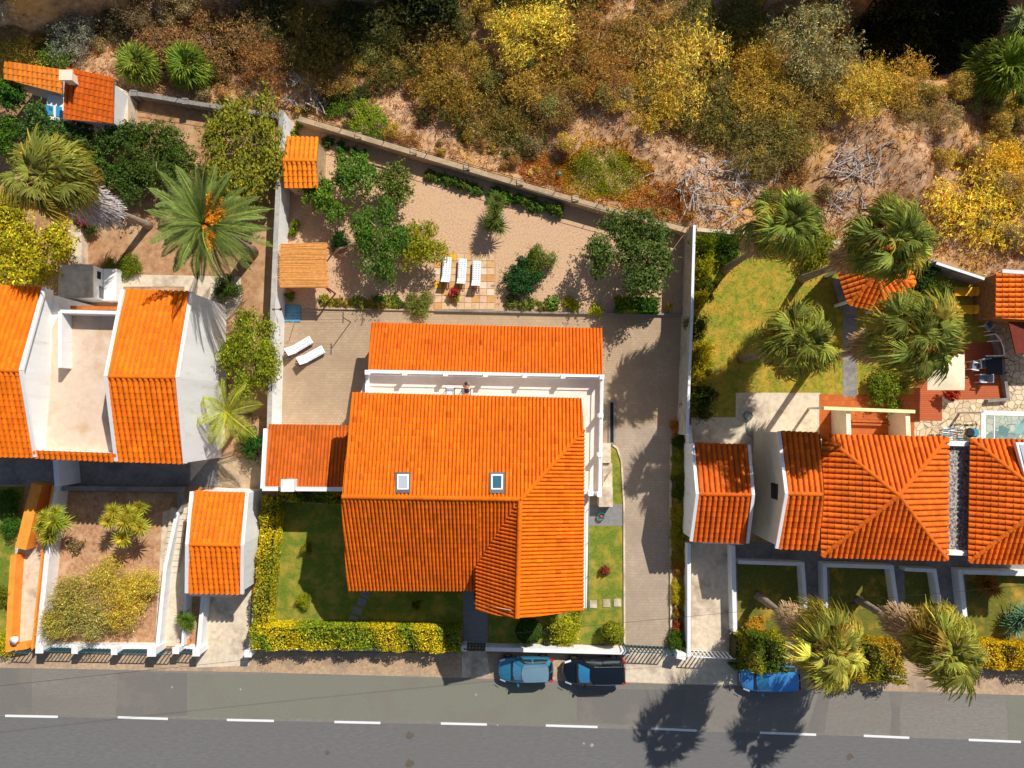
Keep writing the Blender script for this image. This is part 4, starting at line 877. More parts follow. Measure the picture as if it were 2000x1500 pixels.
trim(lh, [la_n[2] + X, la_n[1] + X, la_s[2] + X], .22, .16, WHITET); trim(lh, [lb_n[3] - X, lb_n[0] - X, lb_s[3] - X], .22, .16, WHITET); trim(lh, [lb_n[2] + X, lb_n[1] + X, lb_s[2] + X], .22, .16, WHITET)
part('terrace_floor', MB().slab([P(a, b, 4.5) for a, b in ((118, 606), (236, 610), (214, 735), (230, 888), (84, 884), (60, 730))], .03), TERRS, lh)
mb = MB(); q = [P(117, 718, 5.5), P(117, 608, 5.5), P(240, 611, 5.5)]
for i, (a, b) in enumerate(zip(q, q[1:])): mb.beam(Vector((a.x, a.y, 4.98 - i * .002)), Vector((b.x, b.y, 4.98 - i * .002)), .22 - .004 * i, 1.06)
part('parapet', mb, WHITE, lh)
a, b = P(70, 883, 5.3), P(230, 889, 5.3); part('parapet', MB().beam(Vector((a.x, a.y, 4.95)), Vector((b.x, b.y, 4.95)), .24, .95), WHITET, lh)
part('porch_roof', MB().slab([P(137, 597, 4.0), P(236, 599, 4.0), P(236, 606, 4.2), P(137, 604, 4.2)], .1), mat('porch_tiles', (.6, .15, .02), (.4, .09, .02), 9, .8, .4, 30), lh)
box_part(lh, 'window', 392, 700, 1.6, (.1, 1.2, 1.1), GLASSD)
bbq = thing('barbecue_house', 'block shaped outdoor barbecue with flat concrete top behind the left house', 'barbecue', P(170, 560, 0))
bt = [P(a, b, 2.0) for a, b in ((118, 519), (181, 518), (181, 580), (116, 582))]
part('body', MB().prism([(q.x, q.y) for q in bt], -.05, 1.98), WHITE, bbq); part('top', MB().slab([q + Vector((0, 0, .08)) + (Vector((.05 if i in (1, 2) else -.05, .05 if i < 2 else -.05, 0))) for i, q in enumerate(bt)], .1), CONC, bbq)
part('oven_opening', MB().box((bt[1].x + .01, bt[1].y - .55, 1.3), (.06, .5, .4)), DARKV, bbq); part('oven_glass', MB().box((bt[2].x + .01, bt[2].y + .5, .9), (.08, .8, .7)), GLASSD, bbq)
part('side_bench', MB().box((bt[1].x + .5, bt[1].y - 1.1, .4), (.9, 2.2, .9)), WHITE, bbq)
# carport with gable roof by the street
cp = thing('carport', 'small garage with orange gable roof and white side wall beside the long hedge', 'garage', P(435, 1060, 0)); RC = Roof(cp, ROOFB)
c_n = RC.slope([(370, 1063, 4.0), (472, 1065, 4.0), (481, 963, None), (379, 960, 3.0)], (0, 1)); c_s = RC.slope([(370, 1063, 4.0), (472, 1065, 4.0), (471, 1159, None), (369, 1157, 3.0)], (0, 1)); RC.ridge((370, 1063, 4.0), (472, 1065, 4.0)); RC.finish()
open_walls(cp, [c_n[3], c_n[2], c_n[1], c_s[2], c_s[3], c_n[0]], WHITE, .06); trim(cp, [c_n[2] + X, c_n[1] + X, c_s[2] + X], .22, .16, WHITET); trim(cp, [c_n[3] - X, c_n[0] - X, c_s[3] - X], .22, .16, WHITET)
part('door', MB().beam(P(385, 1154, 1.2), P(462, 1156, 1.2), .12, 2.2), WHITEM, cp)
# top left outbuilding
ob = thing('outbuilding', 'low orange tiled outbuilding with a square chimney by the rear wall at the upper left', 'shed', P(120, 190, 0)); RO = Roof(ob, ROOFD)
o1 = RO.slope([(130, 133, 3.3), (222, 153, 3.3), (220, 240, 2.7), (127, 232, None)], None)
RO.color = ROOFD; RO.finish()
RO2 = Roof(ob, (.84, .25, .03), 'lean_roof'); o2 = RO2.slope([(12, 122, 2.9), (120, 138, 2.9), (121, 182, 2.5), (8, 153, None)], (0, 1)); RO2.finish()
open_walls(ob, o1, WHITE, .2); open_walls(ob, o2, WHITE, .2)
p = P(129, 147, 4.0); part('chimney', MB().box((p.x, p.y, 3.2), (.6, .5, 1.6)).box((p.x, p.y, 4.0), (.85, .7, .12)), CREAM, ob)
wf = part('window', MB().prism([tuple(P(a, b, 2.3)[:2]) for a, b in ((84, 178), (124, 186), (124, 232), (84, 228))], -.05, 1.9), WHITET, ob)
part('pane', MB().slab([P(a, b, 1.95) for a, b in ((88, 204), (104, 207), (104, 226), (88, 224))], .02).slab([P(a, b, 1.95) for a, b in ((109, 207), (121, 209), (121, 229), (109, 227))], .02), GLASSC, wf)
part('side_slab', MB().prism([tuple(P(a, b, 1.2)[:2]) for a, b in ((222, 165), (250, 180), (250, 250), (210, 262), (212, 240))], -.05, 1.2), CONC, ob)

# ================================================================== RIGHT NEIGHBOURS
rg = thing('garage', 'small garage with weathered orange gable roof at the right of the driveway', 'garage', P(1410, 965, 0)); RR = Roof(rg, ROOFD)
d_n = RR.slope([(1364, 965, 4.2), (1467, 967, 4.2), (1459, 869, None), (1355, 866, 3.1)], (0, 1)); d_s = RR.slope([(1364, 965, 4.2), (1467, 967, 4.2), (1456, 1060, None), (1352, 1056, 3.1)], (0, 1)); RR.ridge((1364, 965, 4.2), (1467, 967, 4.2)); RR.finish()
open_walls(rg, [d_n[3], d_n[2], d_n[1], d_s[2], d_s[3], d_n[0]], WHITE, .06); trim(rg, [d_n[2] + X, d_n[1] + X, d_s[2] + X], .2, .16, WHITET); trim(rg, [d_n[3] - X, d_n[0] - X, d_s[3] - X], .2, .16, WHITET)
part('door', MB().beam(P(1366, 1054, 1.2), P(1442, 1056, 1.2), .12, 2.2), WHITEM, rg)
rh = thing('house', 'right hand house with a square hipped orange roof and a small gabled wing', 'house', P(1700, 968, 0)); RH = Roof(rh, (.74, .150, .014))
h0 = (1755, 968, 6.76); nw, ne, se, sw_ = (1607, 850, 5.2), (1850, 855, 5.2), (1849, 1093, 5.2), (1605, 1086, 5.2)
for a, b in ((nw, ne), (ne, se), (se, sw_), (sw_, nw)): RH.slope([a, b, h0], (0, 1))
for a in (nw, ne, se, sw_): RH.ridge(a, h0)
g_n = RH.slope([(1538, 964, 6.1), (1606, 966, 6.1), (1598, 846, None), (1523, 843, 5.0)], (0, 1)); g_s = RH.slope([(1538, 964, 6.1), (1606, 966, 6.1), (1598, 1073, None), (1519, 1070, 5.0)], (0, 1)); RH.ridge((1538, 964, 6.1), (1604, 966, 6.1)); RH.finish()
open_walls(rh, [P(*nw), P(*ne), P(*se), P(*sw_)], CREAM, .35); open_walls(rh, [g_n[3], g_n[2] + Vector((.3, 0, 0)), g_n[1] + Vector((.3, 0, 0)), g_s[2] + Vector((.3, 0, 0)), g_s[3], g_n[0]], CREAM, .08)
trim(rh, [g_n[3] - X, g_n[0] - X, g_s[3] - X], .2, .16, WHITET)
q = P(1521, 958, 3.5); part('window', MB().box((g_n[0].x + .07, q.y, 3.9), (.08, 1.0, 1.1)), GLASSD, rh)
part('flat_roof', MB().prism([tuple(P(a, b, 4.7)[:2]) for a, b in ((1848, 862), (1896, 862), (1894, 1082), (1846, 1080))], -.05, 4.68), ROCKD, rh)
for a, b in (((1849, 866), (1897, 867)), ((1846, 1079), (1894, 1081))): A, B = P(*a, 5.0), P(*b, 5.0); part('parapet', MB().beam(Vector((A.x, A.y, 4.6)), Vector((B.x, B.y, 4.6)), .3, .8), WHITET, rh)
rk = thing('house', 'second hipped roof house cut off by the right edge of the photo', 'house', P(2000, 975, 0)); RK = Roof(rk, (.76, .155, .014)); k0 = (2050, 978, 6.76); nw, ne, se, sw_ = (1896, 858, 5.2), (2141, 863, 5.2), (2139, 1105, 5.2), (1892, 1097, 5.2)
for a, b in ((nw, ne), (ne, se), (se, sw_), (sw_, nw)): RK.slope([a, b, k0], (0, 1))
for a in (nw, ne, se, sw_): RK.ridge(a, k0)
RK.finish(); open_walls(rk, [P(*nw), P(*ne), P(*se), P(*sw_)], CREAM, .35)
sk = part('skylight', MB().slab([P(1984, 864, 6.0), P(2040, 865, 6.0), P(2040, 960, 6.5), P(2006, 945, 6.4)], .25), WHITET, rk); part('pane', MB().slab([P(1991, 868, 6.05), P(2036, 869, 6.05), P(2036, 950, 6.55), P(2010, 936, 6.45)], .04), GLASSB, sk)
# hexagonal gazebo among the palms
gz = thing('gazebo', 'hexagonal orange tiled gazebo half hidden under the palm crowns', 'gazebo', P(1690, 545, 0)); RZ = Roof(gz, (.86, .20, .02)); hx = [(1710 + 78 * math.cos(R(a)), 538 + 76 * math.sin(R(a)), 2.5) for a in range(12, 372, 60)]
for i in range(6): RZ.slope([hx[i], hx[(i + 1) % 6], (1712, 536, 3.7)], (0, 1)); RZ.ridge(hx[i], (1712, 536, 3.7))
RZ.finish()
for x, y, z in hx: p = P(1710 + (x - 1710) * .85, 538 + (y - 538) * .85, z); part('post', MB().beam((p.x, p.y, -.05), (p.x, p.y, 2.5), .18, .18), WHITET, gz)
# tiled shed at the right edge
rs = thing('shed', 'orange tiled garden shed with stone wall at the right edge beside the yellow loungers', 'shed', P(1960, 575, 0)); RS = Roof(rs, (.84, .2, .02)); r1 = RS.slope([(1946, 534, 2.3), (2120, 545, 3.6), (2118, 632, None), (1945, 620, 2.3)], (3, 0)); RS.finish()
STONE = mat('stone_wall', lin(160, 116, 74), lin(120, 84, 52), 5, .95, .7, 12); open_walls(rs, r1, STONE, .05); trim(rs, [r1[0] + Vector((.3, .12, 0)), r1[1] + Vector((0, .12, 0))], .25, .2, WHITET, .1, 'parapet')
part('stone_plinth', MB().prism([tuple(P(a, b, .9)[:2]) for a, b in ((1920, 542), (1948, 534), (1948, 622), (1918, 620))], -.05, .9), STONE, rs)
part('canopy', MB().slab([P(1970, 628, 2.4), P(2100, 632, 2.4), P(2100, 690, 2.4), P(1984, 690, 2.4)], .1), mat('brown_canopy', lin(120, 44, 22), lin(100, 36, 18), 3, .8), rs)
# kiosk by the west wall
ks = thing('tool_shed', 'tiny shed with orange gable roof in the upper left corner of the gravel garden', 'shed', P(590, 325, 0)); RT = Roof(ks, (.92, .25, .015), cap=300)
k_n = RT.slope([(553, 314, 2.7), (618, 314, 2.7), (622, 270, None), (561, 268, 2.3)], (0, 1)); k_s = RT.slope([(553, 314, 2.7), (618, 314, 2.7), (619, 366, None), (555, 366, 2.3)], (0, 1)); RT.ridge((553, 314, 2.7), (618, 314, 2.7)); RT.finish(); open_walls(ks, [k_n[3], k_n[2], k_n[1], k_s[2], k_s[3], k_n[0]], TANWALL, .12)
# reed shelter
rd = thing('reed_shelter', 'square shelter with a golden reed mat roof against the west wall', 'shelter', P(600, 520, 0)); rc = [P(549, 476, 2.4), P(636, 474, 2.4), P(638, 562, 2.2), P(548, 562, 2.2)]
part('roof', MB().slab([q - Vector((0, 0, .05)) for q in rc], .06), REED, rd); mb = MB(); rr = random.Random(3)
for k in range(46):
    t = (k + .5) / 46; a = rc[0].lerp(rc[3], t) + Vector((-rr.uniform(0, .16), 0, rr.uniform(-.01, .03))); b = rc[1].lerp(rc[2], t) + Vector((rr.uniform(0, .16), 0, rr.uniform(-.01, .03))); mb.tube([a, a.lerp(b, .5) + Vector((0, rr.uniform(-.02, .02), 0)), b], .033, 5)
part('reeds', mb, REED2, rd, kind='stuff')
for x, y in ((636, 478), (640, 562), (556, 478), (556, 560)): p = P(x, y, 2.2); q = P(x + (8 if x > 600 else 0), y + 6, 0); part('post', MB().tube([(p.x - .05, p.y, -.05), (p.x - .05, p.y, 2.2)], .06, 7), WOOD, rd)
part('brace', MB().beam(P(636, 562, 2.1), P(646, 572, 1.0), .06, .06), WOOD, rd)
# pergola on the right terrace
pg = thing('pergola', 'pale pergola beams and walls round the terracotta porch behind the hipped roof', 'pergola', P(1700, 830, 0))
part('beam', MB().beam(P(1608, 797, 2.3), P(1786, 804, 2.3), .22, .2), mat('pale_beam', lin(250, 226, 170), lin(240, 214, 158), 3, .7), pg)
for a, b in (((1657, 800), (1659, 862)), ((1773, 806), (1776, 866))): A, B = P(*a, 2.2), P(*b, 2.2); part('wall', MB().beam(Vector((A.x, A.y, 1.05)), Vector((B.x, B.y, 1.05)), .3, 2.25), CREAM, pg)
p = P(1608, 797, 2.2); part('post', MB().beam((p.x, p.y, -.05), (p.x, p.y, 2.2), .14, .14), WHITET, pg)
for y, z in ((822, .1), (828, .2)): part('step', MB().beam(P(1664, y, z), P(1768, y + 3, z), .14, .1), TERRAC, pg)
gc = thing('glass_canopy', 'white framed clear glass canopy over a black chair at the right', 'canopy', P(1960, 830, 0)); fr = [(1920, 806), (2060, 810), (2060, 880), (1920, 876)]; mb = MB()
for i, (a, b) in enumerate(zip(fr, fr[1:] + fr[:1])): mb.beam(P(*a, 2.5 + i * .002), P(*b, 2.5 + i * .002), .3 - i * .003, .1)
mb.beam(P(1942, 806, 2.49), P(1941, 878, 2.49), .06, .07); part('frame', mb, WHITET, gc); part('pane', MB().slab([P(a, b, 2.51) for a, b in fr], .012), glass_mat('canopy_glass', (.25, .5, .5), .28), gc)
for a in fr: p = P(*a, 2.4); part('post', MB().beam((p.x, p.y, -.02), (p.x, p.y, 2.4), .12, .12), WHITET, gc)

# ================================================================== THE DRY HILLSIDE
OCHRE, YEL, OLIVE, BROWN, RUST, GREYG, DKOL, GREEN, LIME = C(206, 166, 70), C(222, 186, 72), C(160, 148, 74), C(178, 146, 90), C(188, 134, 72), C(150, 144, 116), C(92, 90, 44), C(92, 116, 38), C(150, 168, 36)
HS = [  # photo x, y, radius px, height m, colour, mesh kind, label
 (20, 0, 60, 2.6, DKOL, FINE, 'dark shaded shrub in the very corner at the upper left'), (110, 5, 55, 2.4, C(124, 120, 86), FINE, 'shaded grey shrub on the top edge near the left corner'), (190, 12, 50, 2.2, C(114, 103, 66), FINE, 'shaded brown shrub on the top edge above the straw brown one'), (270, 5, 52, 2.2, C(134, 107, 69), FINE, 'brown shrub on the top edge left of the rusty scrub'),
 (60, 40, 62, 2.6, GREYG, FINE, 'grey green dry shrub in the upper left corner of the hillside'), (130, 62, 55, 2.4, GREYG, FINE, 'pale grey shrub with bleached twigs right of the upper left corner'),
 (20, 112, 52, 1.8, YEL, FINE, 'yellow shrub above the low outbuilding at the left edge'), (92, 108, 40, 1.3, GREEN, MED, 'green low palm like shrub behind the outbuilding'),
 (225, 40, 45, 1.6, BROWN, FINE, 'dry straw brown shrub left of the rusty scrub'), (330, 50, 75, 2.0, C(165, 116, 69), FINE, 'broad rusty brown shrub at the top left'), (440, 55, 85, 2.4, C(155, 112, 60), FINE, 'large brown and olive shrub on the upper left slope'),
 (410, 125, 48, 1.4, C(145, 114, 62), FINE, 'brown scrub behind the two dwarf palms'), (510, 120, 52, 1.6, C(162, 107, 54), FINE, 'rusty shrub right of the two dwarf palms'),
 (610, 75, 70, 2.6, C(155, 124, 52), FINE, 'olive shrub with dark gaps at the top centre left'), (690, 45, 66, 3.0, DKOL, FINE, 'dark olive shrub at the top edge'), (640, 130, 60, 2.0, C(155, 116, 48), FINE, 'ochre olive shrub above the green plants on the slope'), (745, 110, 70, 2.6, C(116, 103, 45), FINE, 'dark olive brown shrub above the bare patch'),
 (850, 60, 80, 2.8, C(155, 122, 54), FINE, 'tall olive brown shrub at the top centre'), (880, 150, 78, 2.6, C(165, 126, 45), FINE, 'wide ochre brown shrub left of the big yellow one'), (955, 215, 70, 2.4, C(145, 116, 50), FINE, 'olive brown shrub low on the slope in the middle'),
 (1035, 48, 82, 3.0, C(230, 196, 66), FINE, 'big bright yellow shrub at the top centre'), (1040, 135, 74, 2.2, C(186, 143, 54), FINE, 'ochre shrub just below the bright yellow one'), (1010, 265, 62, 2.0, C(120, 110, 48), FINE, 'dark olive shrub above the green ground cover'),
 (1150, 75, 75, 2.6, C(169, 120, 55), FINE, 'rust ochre shrub right of the bright yellow one'), (1180, 150, 60, 2.0, C(176, 124, 52), FINE, 'rusty shrub in the middle of the slope'), (1265, 70, 80, 2.6, C(176, 133, 60), FINE, 'brown ochre shrub at the top right of centre'),
 (1340, 125, 92, 3.0, C(221, 182, 69), FINE, 'wide golden yellow shrub right of the centre'), (1270, 190, 70, 2.2, C(196, 155, 48), FINE, 'golden olive shrub above the bare clearing'), (1400, 215, 82, 2.4, C(124, 107, 45), FINE, 'dark olive shrub shading the clearing'), (1440, 40, 60, 2.6, C(114, 107, 50), FINE, 'dark green brown shrub at the top right'),
 (1490, 95, 62, 2.4, C(203, 155, 50), FINE, 'golden shrub left of the silvery tree'), (1490, 185, 70, 2.2, C(196, 151, 52), FINE, 'ochre shrub left of the bare slope'), (1540, 250, 74, 2.2, C(134, 116, 50), FINE, 'olive shrub with grey twigs left of the bare slope'), (1480, 290, 62, 1.8, C(138, 116, 58), FINE, 'brown olive shrub above the heap of dead branches'),
 (1590, 75, 92, 4.2, C(174, 155, 95), FINE, 'tall silvery olive shrub next to the dark ravine'), (1690, 165, 66, 2.0, C(215, 174, 60), FINE, 'golden shrub under the dark ravine'), (1780, 160, 60, 1.8, C(203, 153, 54), FINE, 'ochre shrub above the bare slope at the right'), (1800, 205, 48, 1.3, C(155, 124, 62), FINE, 'low brown shrub beside the green fan palm group'),
 (1925, 385, 100, 2.2, C(230, 186, 52), FINE, 'huge golden shrub at the right edge of the slope'), (1985, 330, 60, 2.0, C(230, 178, 41), FINE, 'golden shrub touching the right edge'), (1540, 400, 45, 1.0, C(155, 114, 62), FINE, 'brown scrub behind the first garden palm'),
 (650, 205, 26, .7, GREEN, MED, 'small bright green plant left on the slope above the rear wall'), (690, 195, 28, .8, C(114, 134, 45), MED, 'green plant beside the bare earth patch'), (712, 232, 40, .9, C(134, 151, 41), MED, 'broad green plant above the rear wall'), (735, 250, 28, .7, C(103, 122, 45), MED, 'dark green plant next to the rear railing'), (910, 262, 16, .7, C(100, 114, 48), MED, 'lone small green plant above the rear wall in the middle'),
 (1570, 200, 60, 2.0, C(165, 128, 55), FINE, 'olive ochre shrub between the silvery tree and the bare slope'), (1350, 35, 58, 2.6, C(128, 110, 52), FINE, 'dark brown shrub on the top edge right of centre'), (1090, 205, 50, 1.6, C(155, 112, 58), FINE, 'brown shrub left of the grassy clearing'), (520, 30, 60, 2.4, C(100, 93, 50), FINE, 'dark shrub at the top edge above the rusty ones'), (780, 30, 62, 3.0, C(86, 86, 45), FINE, 'blackish green shrub at the top edge left of centre'),
]
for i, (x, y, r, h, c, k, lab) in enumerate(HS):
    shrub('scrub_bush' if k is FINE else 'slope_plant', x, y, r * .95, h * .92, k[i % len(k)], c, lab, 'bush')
# the low scrub between them, which nobody could count
def zone_col(px, py, rnd):
    pal = [(BROWN, 1.8), (OCHRE, 3), (OLIVE, 2.4), (RUST, 1), (DKOL, 1), (YEL, 1)]
    if px < 560: pal = [(BROWN, 4), (RUST, 2), (OLIVE, 1), (C(190, 150, 120), 1.5)]
    elif px < 900: pal = [(OLIVE, 3), (BROWN, 2), (DKOL, 1.2), (OCHRE, 2), (RUST, .8)]
    elif px > 1550: pal = [(OCHRE, 3), (OLIVE, 2), (YEL, 1.5), (BROWN, 1.5)]
    if py > 250: pal = [(RUST, 2), (OCHRE, 2.5), (BROWN, 2)]
    return rnd.choices([p[0] for p in pal], [p[1] for p in pal])[0]
CLEAR = [(760, 205, 70, 34), (560, 160, 60, 40), (620, 165, 50, 26), (1190, 250, 120, 38), (1330, 300, 110, 42), (1410, 370, 90, 50), (1690, 310, 110, 80), (1780, 260, 70, 50), (1640, 420, 120, 40), (1800, 400, 60, 90), (1880, 500, 120, 40), (190, 130, 50, 40), (1180, 335, 110, 60), (1800, 60, 110, 70), (240, 90, 40, 50)]
def scrub_mass():
    rnd = random.Random(11); rng = np.random.default_rng(11); VV = []; CC = []; pts = []
    t = 0
    while len(pts) < 760 and t < 14000:
        t += 1; px, py = rnd.uniform(-60, 2060), rnd.uniform(-90, 500); g = P(px, py, 0); d = g.y - rear_y(g.x)
        if d < .9: continue
        if any(((px - a) / w) ** 2 + ((py - b) / h) ** 2 < 1 for a, b, w, h in CLEAR): continue
        if px > 1720 and py < 110: continue
        pts.append((px, py, d))
    for px, py, d in pts:
        g = Ph(px, py, .4); r = rnd.uniform(.5, 1.35) * (.6 if d < 3 else 1); h = r * rnd.uniform(.7, 1.15); n = int(1150 * r)
        lb = lobes_for('', rng, 6); p, dr = blob_points(n, lb, rng, .6); V = leaves_at(p * [r, r, h], dr + np.array([0, 0, .3]), .17, .035, rng, 1.0)
        V += np.array([g.x, g.y, terrain(g.x, g.y) - .05]); VV.append(V); CC.append(lc_var(n, rng, .36, .15) * np.array([.92, 1.05, 1.15]) * np.array(zone_col(px, py, rnd)) * rnd.uniform(.75, 1.2))
    me = quads_mesh('scrub', np.concatenate(VV), np.concatenate(CC), LEAF); return tag(link('scrub', me), kind='stuff')
scrub_mass()
def tufts(name, n, region, cols, ln, keep, seed, lean=.5, wd=.03):
    rng = np.random.default_rng(seed); px = rng.uniform(region[0], region[2], n); py = rng.uniform(region[1], region[3], n); V = []; CL = []
    P0 = [P(a, b, 0) for a, b in zip(px, py)]; ok = [keep(g, a, b) for g, a, b in zip(P0, px, py)]; P0 = [g for g, k in zip(P0, ok) if k]; m = len(P0)
    base = np.array([(g.x, g.y, terrain(g.x, g.y)) for g in P0]); pos = np.repeat(base, 5, 0) + rng.normal(0, .09, (m * 5, 3)) * [1, 1, 0]; k = len(pos)
    d = nrm(rng.normal(0, lean, (k, 3)) * [1, 1, 0] + [0, 0, .6]); s = nrm(np.cross(d, rng.normal(0, 1, (k, 3)))); L = (ln * rng.uniform(.5, 1.4, k))[:, None]
    V = np.stack([pos + s * wd, pos - s * wd, pos + d * L - s * .004, pos + d * L + s * .004], 1).reshape(-1, 3)
    ci = np.array(cols)[rng.integers(0, len(cols), m)]; me = quads_mesh(name, V, lc_var(k, rng, .3, .08) * np.repeat(ci, 5, 0), DRYLEAF); return tag(link(name, me), kind='stuff')
tufts('dry_grass', 15000, (-60, -60, 2060, 560), [C(206, 150, 70), C(190, 146, 92), C(176, 110, 54), C(214, 170, 110), C(150, 104, 60), C(216, 158, 52)], .3, lambda g, a, b: g.y - rear_y(g.x) > .25 and not (a > 1700 and b < 130), 5)
tufts('lawn_grass', 16000, (1352, 450, 1930, 825), [C(150, 150, 34), C(178, 152, 44), C(120, 130, 28), C(196, 158, 60)], .11, lambda g, a, b: (a < 1645 and b < 768) or (1675 < a < 1785 and b < 770), 6)
tufts('verge_grass', 900, (500, 1283, 900, 1312), [C(214, 170, 110), C(190, 146, 92)], .12, lambda g, a, b: True, 7)
tufts('front_grass', 11000, (528, 975, 1222, 1262), [C(112, 126, 36), C(94, 112, 30), C(160, 140, 50)], .08, lambda g, a, b: a < 900 and 990 < b < 1222 and a > 548 or (a > 1150 and a < 1217 and b > 1032), 8)
def ground_cover(name, px, py, rx, ry, n, cols, label, seed, h=.35):
    rng = np.random.default_rng(seed); a = rng.uniform(0, 6.283, n); q = np.sqrt(rng.random(n)) * (1 + .16 * np.sin(a * 3 + seed) + .1 * np.sin(a * 5)); c = Ph(px, py, 0)
    X = c.x + np.cos(a) * q * rx / 28; Y = c.y + np.sin(a) * q * ry / 28; Z = np.array([terrain(x, y) for x, y in zip(X, Y)]) + h * (1 - q ** 4 * .8) * (.6 + .4 * np.sin(X * 2.2 + 1) * np.cos(Y * 2.6)) * rng.uniform(.75, 1, n)
    pos = np.stack([X, Y, Z], 1); V = leaves_at(pos, np.tile([0, 0, 1.], (n, 1)), .15, .05, rng, .9)
    f = .5 + .5 * np.sin(X * 1.6 + np.sin(Y * 2)) * np.cos(Y * 1.4 + 1) + rng.normal(0, .2, n); f = np.clip(f, 0, 1)[:, None]; e = np.clip((q - .55) * 2.4, 0, 1)[:, None]
    col = (np.array(cols[0]) * (1 - f) + np.array(cols[1]) * f) * (1 - e) + np.array(cols[2]) * e
    me = quads_mesh(name, V - np.array(c), lc_var(n, rng, .3, .1) * col, LEAF); o = link(name, me); o.location = c; return tag(o, label, 'ground cover')
ground_cover('ground_cover', 1180, 338, 98, 64, 9000, [C(150, 160, 24), C(120, 132, 22), C(214, 160, 30)], 'bright green creeping ground cover above the rear wall', 3)
ground_cover('ground_cover', 1075, 330, 60, 40, 3500, [C(170, 112, 36), C(196, 130, 40), C(190, 110, 50)], 'rusty creeping ground cover left of the bright green patch', 4, .25)
ground_cover('ground_cover', 1285, 395, 70, 40, 4000, [C(196, 124, 40), C(176, 106, 44), C(206, 140, 60)], 'orange dry creeping plants near the end of the rear wall', 5, .22)
def brush_pile(px, py, r, n, label, seed, lmax=1.8):
    c = Ph(px, py, 0); root = thing('brushwood_pile', label, 'branches', c); rnd = random.Random(seed)
    for k in range(n):
        a = rnd.uniform(0, 6.28); q = r * math.sqrt(rnd.random()); x, y = c.x + q * math.cos(a), c.y + q * math.sin(a) * .75; z = terrain(x, y) + rnd.uniform(.03, .4); b = rnd.uniform(0, 6.28); L = rnd.uniform(.5, lmax); cv = rnd.uniform(-.5, .5); mb = MB(); pts = []
        for i in range(5):
            t = i / 4 - .5; aa = b + cv * t; pts.append(Vector((x + math.cos(aa) * L * t, y + math.sin(aa) * L * t, z + rnd.uniform(-.06, .12) + .1 * (i == 4))))
        rr = rnd.uniform(.025, .065); mb.tube(pts, [rr, rr * .9, rr * .75, rr * .6, rr * .3], 5)
        for j in (1, 2, 3):
            e = pts[j] + Vector((rnd.uniform(-.4, .4), rnd.uniform(-.4, .4), rnd.uniform(0, .25))); mb.tube([pts[j], pts[j].lerp(e, .5) + Vector((0, 0, .05)), e], [rr * .5, rr * .35, rr * .15], 4)
        part('branch', mb, DEADW, root)
brush_pile(1405, 372, 3.0, 95, 'wide heap of bleached dead branches behind the grey side wall', 1)
brush_pile(1668, 325, 1.7, 40, 'fan shaped heap of bleached palm branches on the bare slope', 2, 2.6)
brush_pile(1650, 395, 1.3, 20, 'thin scatter of dead twigs above the first garden palm', 3)
brush_pile(600, 185, 1.6, 26, 'tangle of grey twigs left of the bare earth patch', 4)
for pts, lab in (([(1715, 295), (1728, 282), (1745, 278), (1760, 288)], 'single curved dead palm rib lying on the bare slope'), ([(1512, 362), (1514, 345), (1524, 330), (1534, 324)], 'thin pale curved twig above the first garden palm'), ([(1252, 358), (1258, 345), (1275, 338), (1290, 340)], 'pale arched twig beside the green ground cover')):
    mb = MB(); q = [Ph(a, b, .12) for a, b in pts]; mb.tube(q, [.05, .045, .04, .02], 6); solo('dead_branch', mb, DEADW, lab, 'branch', q[0], True)
BOUL = mat('pale_rock', lin(214, 196, 176), lin(170, 150, 132), 4, .95, .6, 12)
def boulder(px, py, r, label, seed):
    c = Ph(px, py, 0); bm = bmesh.new(); bmesh.ops.create_icosphere(bm, subdivisions=2, radius=r); rnd = random.Random(seed)
    for v in bm.verts: v.co *= rnd.uniform(.8, 1.15); v.co.z *= .7
    me = bpy.data.meshes.new('boulder'); bm.to_mesh(me); bm.free(); me.materials.append(BOUL); o = link('boulder', me); o.location = c + Vector((0, 0, r * .25)); tag(o, label, 'rock')
boulder(1693, 207, .38, 'pale boulder under the golden shrubs at the right', 1); boulder(1370, 315, .26, 'pale rock at the edge of the dead branch heap', 2); boulder(705, 188, .2, 'small pale stone on the bare earth patch', 3); boulder(1438, 345, .2, 'small pale stone right of the dead branch heap', 4)
pb = MB().box((0, 0, .07), (.22, .3, .12), .4, .6); c = Ph(1093, 339, .4); o = link('plastic_bag', pb.mesh('plastic_bag', HOSE)); o.location = c; tag(o, 'small teal plastic litter on the rusty ground cover', 'litter')
st = random.Random(9); sm = []
for i in range(4):
    bm = bmesh.new(); bmesh.ops.create_icosphere(bm, subdivisions=1, radius=1)
    for v in bm.verts: v.co *= st.uniform(.7, 1.2)
    me = bpy.data.meshes.new('stone'); bm.to_mesh(me); bm.free(); sm.append(me)
def pebbles(name, n, region, keep):
    V = []; F = []; rnd = random.Random(13)
    for k in range(n):
        px, py = rnd.uniform(region[0], region[2]), rnd.uniform(region[1], region[3]); g = P(px, py, 0)
        if not keep(g, px, py): continue
        s = rnd.choice([.03, .04, .05, .07, .11]); me = rnd.choice(sm); o0 = len(V); z = terrain(g.x, g.y)
        V += [(g.x + v.co.x * s, g.y + v.co.y * s, z + v.co.z * s * .7) for v in me.vertices]; F += [tuple(i + o0 for i in p.vertices) for p in me.polygons]
    me = bpy.data.meshes.new(name); me.from_pydata(V, [], F); me.materials.append(BOUL); tag(link(name, me), kind='stuff')
pebbles('stones', 1500, (-40, 80, 2040, 540), lambda g, a, b: g.y - rear_y(g.x) > .3 and any(((a - x) / w) ** 2 + ((b - y) / h) ** 2 < 1.3 for x, y, w, h in CLEAR[:11]))

